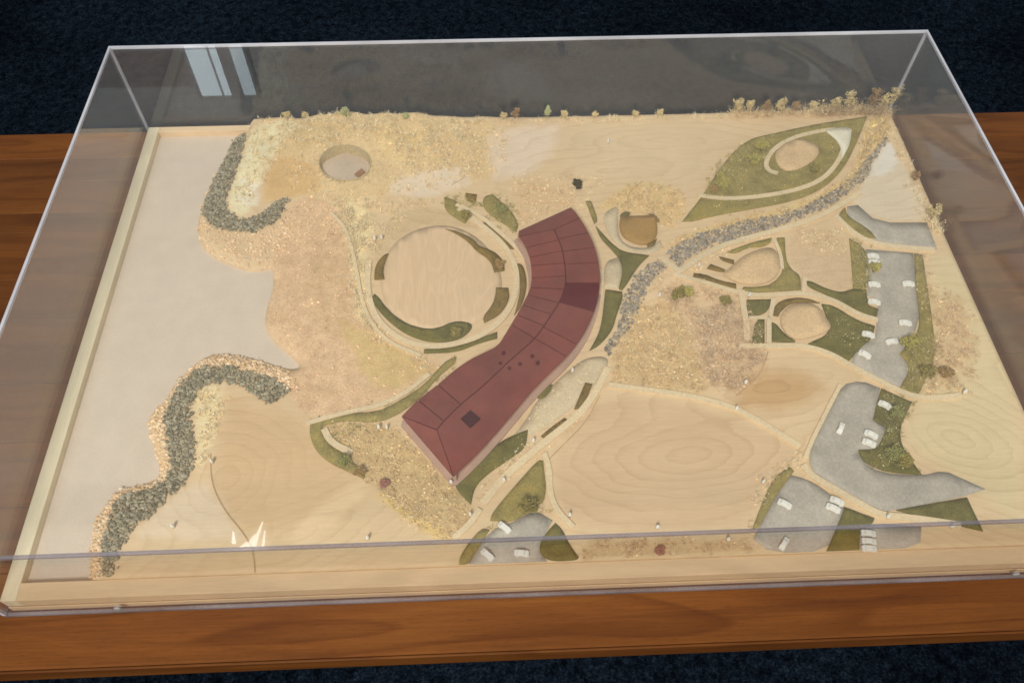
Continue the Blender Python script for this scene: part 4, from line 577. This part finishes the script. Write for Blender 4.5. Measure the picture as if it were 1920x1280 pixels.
# fine straw scrub glued over the ground: nobody could count it
NOSCRUB = [chaikin(mm(p_), 1) for n_, p_ in DISCS] + [chaikin(mm(p_), 1) for n_, p_ in ROADS]
def scrub(pl, per_cm2, hmin, hmax, tint, blades=9, soft=True):
    pl = chaikin(pl, 1); xs = [a for a, b in pl]; ys_ = [b for a, b in pl]
    n_ = int((max(xs)-min(xs)+.012)*(max(ys_)-min(ys_)+.012)*1e4*per_cm2)
    x = rng.uniform(min(xs)-.006, max(xs)+.006, n_); y = rng.uniform(min(ys_)-.006, max(ys_)+.006, n_)
    cl_ = np.array([noise.noise((a*70, b*70, 8.8)) for a, b in zip(x, y)])
    sg_ = edge_dist(x, y, pl)*np.where(inside(x, y, pl), 1, -1)
    k = (sg_+.006 > rng.uniform(0, .016, n_)) & (cl_ > -.12+rng.uniform(-.25, .25, n_)) & (x < h-.001) & (y < b0-.001) & (y > f0+.022) & ~inside(x, y, pit)
    for q_ in NOSCRUB: k &= ~inside(x, y, q_)
    x = x[k]; y = y[k]; V = []; F = []; Cc = []
    for a, b in zip(x, y):
        z = terrain_height(a, b)-.0003; hh = rng.uniform(hmin, hmax)/1000; base = np.array(tint[rng.integers(len(tint))])*rng.uniform(.8, 1.2)
        lean = rng.normal(0, .35, 2)
        for _ in range(blades):
            d = np.array([rng.normal(lean[0], .55), rng.normal(lean[1], .55), rng.uniform(.35, 1)]); d /= np.linalg.norm(d)
            L = hh*rng.uniform(.5, 1); st = np.array([a, b, z])+np.array([*rng.normal(0, .0007, 2), 0])+d*L*rng.uniform(0, .3); en = st+d*L
            w = np.cross(d, rng.normal(0, 1, 3)); w = w/np.linalg.norm(w)*rng.uniform(.00018, .00038); o = len(V)
            V += [st+w, st-w, en]; F.append((o, o+1, o+2)); c = base*rng.uniform(.8, 1.2); Cc += [(*c, 1)]*3
            if rng.random() < .45:
                o = len(V); s_ = rng.uniform(.0004, .0009); V += [en+rng.normal(0, s_, 3) for _ in range(3)]; F.append((o, o+1, o+2)); Cc += [(*(c*1.08), 1)]*3
    if not F: return
    me_ = mesh('straw_scrub', V, F); me_.attributes.new('tone', 'FLOAT_COLOR', 'POINT').data.foreach_set('color', np.array(Cc).ravel())
    props(link('straw_scrub', me_, M['chips'], model), kind='stuff')
TINT = {'cream': [seen((222, 207, 172)), seen((212, 194, 156)), seen((230, 218, 188))], 'straw': [seen((210, 189, 150)), seen((198, 176, 136)), seen((220, 202, 166))],
        'pink': [seen((206, 184, 154)), seen((196, 172, 140)), seen((216, 196, 166))], 'green': [seen((172, 162, 112)), seen((152, 143, 94)), seen((194, 183, 136))], 'brown': [seen((176, 152, 118)), seen((150, 126, 96)), seen((204, 182, 146))]}
TINT = {k_: [scale3(c, 1.06) for c in v_] for k_, v_ in TINT.items()}
for pl, dens, h0_, h1_, tn in SCRUB: scrub(mm(pl), dens*1.15, h0_, h1_, TINT[tn])

# ---------------------------------------------------------------- the building with the red roof
bld = props(empty('museum_building', (0, 0, terrain_height(.03, 0))), 'curved model building with maroon panelled hip roof at the centre of the board', 'building')
BZ = bld.location.z
def arclen(pl):
    s = [0]
    for a, b in zip(pl, pl[1:]): s.append(s[-1]+math.hypot(b[0]-a[0], b[1]-a[1]))
    return s
def locate(pl, q):
    best = (9, 0); S = arclen(pl)
    for i in range(len(pl)-1):
        a, b = pl[i], pl[i+1]; ex, ey = b[0]-a[0], b[1]-a[1]; L = ex*ex+ey*ey+1e-12
        t = min(1, max(0, ((q[0]-a[0])*ex+(q[1]-a[1])*ey)/L)); d = math.hypot(q[0]-a[0]-t*ex, q[1]-a[1]-t*ey)
        if d < best[0]: best = (d, S[i]+t*(S[i+1]-S[i]))
    return best[1]
def at(pl, s):
    S = arclen(pl)
    for i in range(len(pl)-1):
        if s <= S[i+1]+1e-9:
            t = (s-S[i])/max(1e-9, S[i+1]-S[i]); return (pl[i][0]+(pl[i+1][0]-pl[i][0])*t, pl[i][1]+(pl[i+1][1]-pl[i][1])*t)
    return pl[-1]
rL = chaikin(mm(ROOF['L']), 2, False); rM = chaikin(mm(ROOF['M']), 2, False); rR = chaikin(mm(ROOF['R']), 2, False)
def solid(name, top, mat, thick=.0016, parent=bld):
    """a roof plate: top is a grid (rows x columns) of points"""
    r_, c_ = len(top), len(top[0]); vs = [q for row in top for q in row] + [(q[0], q[1], q[2]-thick) for row in top for q in row]; o = r_*c_; fs = []
    for i in range(r_-1):
        for j in range(c_-1):
            a = i*c_+j; fs += [(a, a+1, a+c_+1, a+c_), (o+a, o+a+c_, o+a+c_+1, o+a+1)]
    for i in range(r_-1):
        a = i*c_; fs.append((a, a+c_, o+a+c_, o+a)); a = i*c_+c_-1; fs.append((a+c_, a, o+a, o+a+c_))
    for j in range(c_-1):
        a = j; fs.append((a+1, a, o+a, o+a+1)); a = (r_-1)*c_+j; fs.append((a, a+1, o+a+1, o+a))
    bm = bmesh.new(); bm_me = mesh(name, [(x, y, z-BZ) for x, y, z in vs], fs); bm.from_mesh(bm_me)
    bmesh.ops.recalc_face_normals(bm, faces=bm.faces[:]); bm.to_mesh(bm_me); bm.free()
    return link(name, bm_me, mat, parent)
def lerp(a, b, t): return tuple(a[i]+(b[i]-a[i])*t for i in range(len(a)))
GAP = .0007
def side_panels(edge, seams, dark=None):
    for k in range(len(seams)-1):
        (e0, m0), (e1, m1) = seams[k], seams[k+1]
        se0, se1, sm0, sm1 = locate(edge, mmp(e0)), locate(edge, mmp(e1)), locate(rM, mmp(m0)), locate(rM, mmp(m1))
        n_ = max(3, int(abs(se1-se0)/.008)); rows = []
        for i in range(n_+1):
            t = i/n_; g_ = GAP if k > 0 else 0
            a_ = se0+(se1-se0)*t; b_ = sm0+(sm1-sm0)*t
            if i == 0: a_ += GAP; b_ += GAP
            if i == n_: a_ -= GAP; b_ -= GAP
            E_ = (*at(edge, a_), EAVE); R_ = (*at(rM, b_), RIDGE); l_ = math.hypot(E_[0]-R_[0], E_[1]-R_[1])
            row = [lerp(E_, R_, u*(1-GAP*1.2/l_)) for u in (0, .5, 1)]
            if k == dark: row = [(q[0], q[1], q[2]-.0012) for q in row]
            rows.append(row)
        o = solid('roof_panel', rows, M['roof_dark'] if k == dark else M['roof'])
        if k == dark: o['label'] = 'darker brown roof panel set lower than the rest'
def mmp(q): return (q[0]/1000, q[1]/1000)
side_panels(rL, ROOF['LS']); side_panels(rR, ROOF['RS'], dark=4)
def fan(name, edge_pts, apex_pts, mat):
    """end panel: rows from the eave polyline to the apex polyline"""
    n_ = 10
    def samp(pl):
        S = arclen(pl); return [at3(pl, S[-1]*i/n_) for i in range(n_+1)]
    rows = [[lerp(a, b, u) for u in (0, .5, 1)] for a, b in zip(samp(edge_pts), samp(apex_pts))]
    solid(name, rows, mat)
def at3(pl, s):
    S = arclen(pl)
    for i in range(len(pl)-1):
        if s <= S[i+1]+1e-9:
            t = (s-S[i])/max(1e-9, S[i+1]-S[i]); return lerp(pl[i], pl[i+1], t)
    return pl[-1]
tl, tr_ = rL[0], rR[0]
s1 = at(rL, locate(rL, mmp(ROOF['LS'][0][0]))); s2 = at(rR, locate(rR, mmp(ROOF['RS'][0][0]))); ap = rM[0]
def toward(a, b, d):
    l_ = math.dist(a, b); return lerp(a, b, d/l_)
apd = toward((*ap, RIDGE), (*lerp(tl, tr_, .55), EAVE), GAP*1.2)
fan('roof_panel', [(*toward(s1, tl, GAP), EAVE), (*tl, EAVE), (*tr_, EAVE), (*toward(s2, tr_, GAP), EAVE)], [apd, (apd[0]+.0002, apd[1], apd[2]), (apd[0]+.0004, apd[1], apd[2])], M['roof'])
e1 = rL[-1]; e2 = rR[-1]; ap2 = rM[-1]; mid = lerp(e1, e2, .5)
ap2d = toward((*ap2, RIDGE), (*mid, EAVE), GAP*1.5)
fan('roof_panel', [(*toward(e1, mid, GAP), EAVE), (*lerp(e1, e2, .5), EAVE), (*toward(e2, mid, GAP), EAVE)], [ap2d, (ap2d[0]+.0002, ap2d[1], ap2d[2]), (ap2d[0]+.0004, ap2d[1], ap2d[2])], M['roof'])
# deck under the panels: its dark colour shows in the joints
N_ = 60; SL, SM, SR = arclen(rL)[-1], arclen(rM)[-1], arclen(rR)[-1]; rows = []
def pair(t):                    # matched stations along both eaves and the ridge
    ks = [(locate(rL, mmp(a)), locate(rM, mmp(b))) for a, b in ROOF['LS']]; kr = [(locate(rR, mmp(a)), locate(rM, mmp(b))) for a, b in ROOF['RS']]
    s = t*SM
    def inv(kk):
        for (a, b), (c, d) in zip(kk, kk[1:]):
            if b <= s <= d+1e-9: return a+(c-a)*((s-b)/max(1e-9, d-b))
        return kk[-1][0]
    return at(rL, inv(ks)), at(rM, s), at(rR, inv(kr))
dk = .0009
for i in range(N_+1):
    a, b, c = pair(i/N_)
    rows.append([(*toward(a, b, .0012), EAVE-dk), (*b, RIDGE-dk), (*toward(c, b, .0012), EAVE-dk)])
roof = solid('roof', rows, M['seam'], .0012)
fan('roof_deck', [(*s1, EAVE-dk), (*tl, EAVE-dk-.0003), (*tr_, EAVE-dk-.0003), (*s2, EAVE-dk)], [(*ap, RIDGE-dk), (ap[0]+.0002, ap[1], RIDGE-dk)], M['seam'])
fan('roof_deck', [(*e1, EAVE-dk), (*mid, EAVE-dk), (*e2, EAVE-dk)], [(*ap2, RIDGE-dk), (ap2[0]+.0002, ap2[1], RIDGE-dk)], M['seam'])
for o in list(bld.children):
    if o.name.startswith(('roof_panel', 'roof_deck')): o.parent = roof
# walls under the eaves, standing on a low plinth
ring = rL + [e2] + list(reversed(rR)); ring = [q for i, q in enumerate(ring) if i == 0 or math.dist(q, ring[i-1]) > 1e-5]
def inset(pl, d):
    if area2(pl) < 0: pl = list(reversed(pl))
    out = []; n_ = len(pl)
    for i in range(n_):
        a, b, c = pl[i-1], pl[i], pl[(i+1) % n_]
        t = (c[0]-a[0], c[1]-a[1]); l_ = math.hypot(*t) or 1; out.append((b[0]-t[1]/l_*d, b[1]+t[0]/l_*d))
    return out
def prism(name, pl, z0, z1, mat, parent, cap=False):
    n_ = len(pl); vs = [(x, y, z0-BZ) for x, y in pl]+[(x, y, z1-BZ) for x, y in pl]
    fs = [(i, (i+1) % n_, n_+(i+1) % n_, n_+i) for i in range(n_)]
    if cap: fs.append(tuple(range(n_, 2*n_)))
    return link(name, mesh(name, vs, fs), mat, parent)
prism('wall', inset(ring, .004), .031, EAVE-.0022, M['facade'], bld)
prism('plinth', inset(ring, -.0035), .031, .0372, M['facade'], bld, cap=True)
sx, sy = mmp(ROOF['SKY']); zs = (EAVE+RIDGE)/2
sk = link('skylight', box_me('skylight', -.0085, .0085, -.0085, .0085, -.002, .0022, .0004), M['skylight'], roof); sk.location = (sx, sy, zs-BZ); sk.rotation_euler = (0, 0, .75); sk['label'] = 'dark square skylight near the front end of the roof'
for q in ROOF['VENTS']:
    o = link('vent', box_me('vent', -.0019, .0019, -.0019, .0019, -.004, .0027, .0004), M['seam'], roof); o.location = (*mmp(q), RIDGE-.0025-BZ); o.rotation_euler = (0, 0, .8)

# ---------------------------------------------------------------- model cars
def car_mesh():
    prof = [(-.0095, .0012), (-.0095, .0044), (-.0088, .0052), (-.0066, .0056), (-.0048, .0082), (.0024, .0082), (.0048, .0056), (.0085, .0048), (.0095, .0038), (.0095, .0012)]
    bm = bmesh.new(); L = []
    for y, k in ((-.0041, 0), (.0041, 0)):
        L.append([bm.verts.new((x, y*(.82 if z > .006 else 1), z)) for x, z in prof])
    n_ = len(prof)
    for i in range(n_): bm.faces.new((L[0][i], L[0][(i+1) % n_], L[1][(i+1) % n_], L[1][i]))
    bm.faces.new(list(reversed(L[0]))); bm.faces.new(L[1])
    bmesh.ops.bevel(bm, geom=bm.edges[:], offset=.0004, segments=1, affect='EDGES')
    for x in (-.0058, .0058):
        for y in (-.0036, .0036):
            bmesh.ops.create_cone(bm, cap_ends=True, segments=10, radius1=.0017, radius2=.0017, depth=.0016, matrix=Matrix.Translation((x, y, .0017)) @ Matrix.Rotation(math.pi/2, 4, 'X'))
    bmesh.ops.recalc_face_normals(bm, faces=bm.faces[:])
    me_ = bpy.data.meshes.new('model_car'); bm.to_mesh(me_); bm.free(); me_.materials.append(M['white_resin']); return me_
CM = car_mesh()
for (x, y), ang, lab in CARS:
    o = link('model_car', CM); o.scale = (.88, .76, .85); x /= 1000; y /= 1000
    o.location = (x, y, terrain_height(x, y)+.0011); o.rotation_euler = (0, 0, math.radians(ang))
    props(o, lab, 'model car', 'white model cars on the board')

# ---------------------------------------------------------------- model figures
def fig_mesh():
    prof = [(.0001, 0), (.0013, 0), (.0011, .0022), (.0016, .0048), (.0015, .0058), (.0006, .0064), (.0010, .0070), (.0011, .0077), (.0007, .0085), (.0001, .0087)]
    bm = bmesh.new(); rings_ = [[bm.verts.new((r*math.cos(a)*1.0, r*math.sin(a)*.75, z)) for a in [i*math.pi/4 for i in range(8)]] for r, z in prof]
    for A, B in zip(rings_, rings_[1:]):
        for i in range(8): bm.faces.new((A[i], A[(i+1) % 8], B[(i+1) % 8], B[i]))
    me_ = bpy.data.meshes.new('model_figure'); bm.to_mesh(me_); bm.free(); me_.materials.append(M['white_resin'])
    me_.polygons.foreach_set('use_smooth', [True]*len(me_.polygons)); return me_
FM = fig_mesh()
for (x, y), lab in FIGURES:
    o = link('model_figure', FM); o.scale = (1.45, 1.45, 1.15); x /= 1000; y /= 1000
    o.location = (x, y, terrain_height(x, y)+.0012); o.rotation_euler = (0, 0, rng.uniform(0, 6)); props(o, lab, 'model figure', 'tiny white figures on the board')

# ---------------------------------------------------------------- model trees and dried plants
def tube(V, F, a, b, r0, r1, n_=5):
    a = Vector(a); b = Vector(b); d = (b-a).normalized(); u = d.orthogonal().normalized(); w = d.cross(u); o = len(V)
    for c, r in ((a, r0), (b, r1)):
        for i in range(n_): t = 6.283*i/n_; V.append(tuple(c+u*math.cos(t)*r+w*math.sin(t)*r))
    for i in range(n_): F.append((o+i, o+(i+1) % n_, o+n_+(i+1) % n_, o+n_+i))
    F.append(tuple(o+n_+i for i in range(n_)))
def plant(x, y, hgt, rad, mat, name, label, dry):
    z0 = terrain_height(x, y)+.0002
    r_ = random.Random(label); root = empty(name, (x, y, z0))
    props(root, label, 'dried plant' if dry else ('model shrub' if name == 'model_shrub' else 'model tree'), {'dried_plant': 'dried plants on the edges of the board', 'model_tree': 'model trees on the board', 'model_shrub': 'red shrubs'}[name])
    V = []; F = []; tips = []
    top = hgt*.55
    tube(V, F, (0, 0, 0), (0, 0, top), .0011, .0007)
    for i in range(9 if dry else 9):
        a = i*2.4+r_.uniform(0, .6); s = rad*r_.uniform(.2, .8); zz = hgt*r_.uniform(.45, 1.0)
        b = (math.cos(a)*s, math.sin(a)*s, zz); tube(V, F, (0, 0, top*r_.uniform(.55, .98)), b, .0006, .0003, 4); tips.append(b)
    tips.append((0, 0, hgt*.85))
    link('trunk', mesh('trunk', V, F), M['twig'], root)
    V = []; F = []; Cc = []
    nleaf = 40 if dry else 50
    for tx, ty, tz in tips:
        cr = rad*(.5 if dry else .55)
        for _ in range(nleaf):
            d = Vector((r_.gauss(0, 1), r_.gauss(0, 1), r_.gauss(0, 1))).normalized()*cr*r_.uniform(.3, 1)
            c = Vector((tx, ty, tz))+Vector((d.x, d.y, d.z*.75))
            if c.z < .0012: c.z = .0012+abs(d.z)*.2
            s = r_.uniform(.0009, .0021); o = len(V)
            if dry and r_.random() < .62:      # thin straw blade
                a_ = Vector((tx, ty, tz))*r_.uniform(.45, .95); e_ = a_+Vector((r_.gauss(0, 1), r_.gauss(0, 1), r_.gauss(.5, .9))).normalized()*r_.uniform(.003, .0075)
                if e_.z < .001: e_.z = .001
                w_ = (e_-a_).cross(Vector((r_.gauss(0, 1), r_.gauss(0, 1), r_.gauss(0, 1)))).normalized()*.00035
                V += [tuple(a_+w_), tuple(a_-w_), tuple(e_)]; F.append((o, o+1, o+2)); k = r_.uniform(.7, 1.25); Cc += [(k, k, k, 1)]*3; continue
            q = Matrix.Rotation(r_.uniform(0, 6.28), 3, 'Z') @ Matrix.Rotation(r_.uniform(0, 3.1), 3, 'X')
            for w in ((1, 0, 0), (-.5, .8, .1), (-.5, -.8, .1), (0, 0, .9)): V.append(tuple(c+q @ Vector(w)*s))
            F += [(o, o+1, o+2), (o, o+3, o+1), (o+1, o+3, o+2), (o+2, o+3, o)]
            k = r_.uniform(.75, 1.2); Cc += [(k, k, k, 1)]*4
    me_ = mesh('crown', V, F); at_ = me_.attributes.new('tone', 'FLOAT_COLOR', 'POINT'); at_.data.foreach_set('color', np.array(Cc).ravel())
    link('crown', me_, M[mat], root)
    if dry: root.rotation_euler = (r_.uniform(-.15, .15), r_.uniform(-.25, .25), 0)
for (x, y), hgt, rad, mat, name, label in TREES: plant(x/1000, y/1000, hgt/1000, rad/1000, mat, name, label, name == 'dried_plant')

# ---------------------------------------------------------------- acrylic case
case = props(empty('display_case', (0, 0, 0)), 'clear acrylic display case standing over the landscape model', 'display case')
t_ = .0034; g_ = .0042
x0, x1, y0, y1 = -h-g_-t_, h+g_+t_, f0-g_-t_, b0+g_+t_
zt_ = CASE_H
link('top_panel', box_me('top_panel', x0+t_, x1-t_, y0+t_, y1-t_, zt_-t_, zt_-.0002), M['acrylic'], case)
for nm, a in (('front_panel', (x0+t_, x1-t_, y0+.0002, y0+t_-.0002)), ('back_panel', (x0+t_, x1-t_, y1-t_+.0002, y1-.0002)), ('side_panel', (x0+.0002, x0+t_-.0002, y0+t_, y1-t_)), ('side_panel', (x1-t_+.0002, x1-.0002, y0+t_, y1-t_))):
    link(nm, box_me(nm, *a, .0045, zt_-t_), M['acrylic'], case)
bv = .0009
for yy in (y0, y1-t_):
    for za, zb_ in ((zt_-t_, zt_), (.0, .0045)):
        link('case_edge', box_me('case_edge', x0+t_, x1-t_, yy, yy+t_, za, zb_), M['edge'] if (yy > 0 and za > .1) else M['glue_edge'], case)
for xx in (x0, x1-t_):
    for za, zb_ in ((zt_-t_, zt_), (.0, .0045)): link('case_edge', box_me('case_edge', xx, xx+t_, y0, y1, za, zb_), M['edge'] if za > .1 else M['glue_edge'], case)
for xx in (x0, x1-t_):
    for yy in (y0, y1-t_): link('case_edge', box_me('case_edge', xx, xx+t_, yy, yy+t_, .0045, zt_-t_), M['edge'], case)
SCZ = .0165
for sx_ in (-.478, .520):
    bm = bmesh.new(); bmesh.ops.create_cone(bm, cap_ends=True, segments=14, radius1=.0042, radius2=.0034, depth=.0022, matrix=Matrix.Translation((sx_, y0-.0011, SCZ)) @ Matrix.Rotation(math.pi/2, 4, 'X'))
    sm = bpy.data.meshes.new('screw'); bm.to_mesh(sm); bm.free(); link('screw', sm, M['screw'], case)

# ---------------------------------------------------------------- thin black tube on the carpet, lower right
V = []; F = []; cpts = chaikin([(.74, -.86), (.90, -.74), (1.1, -.66)], 3, False)
for a, b in zip(cpts, cpts[1:]): tube(V, F, (*a, FLOOR+.006), (*b, FLOOR+.006), .006, .006, 8)
co = link('cable', mesh('cable', V, F), M['cable'])
props(co, 'black cable lying on carpet at the lower right corner', 'cable')
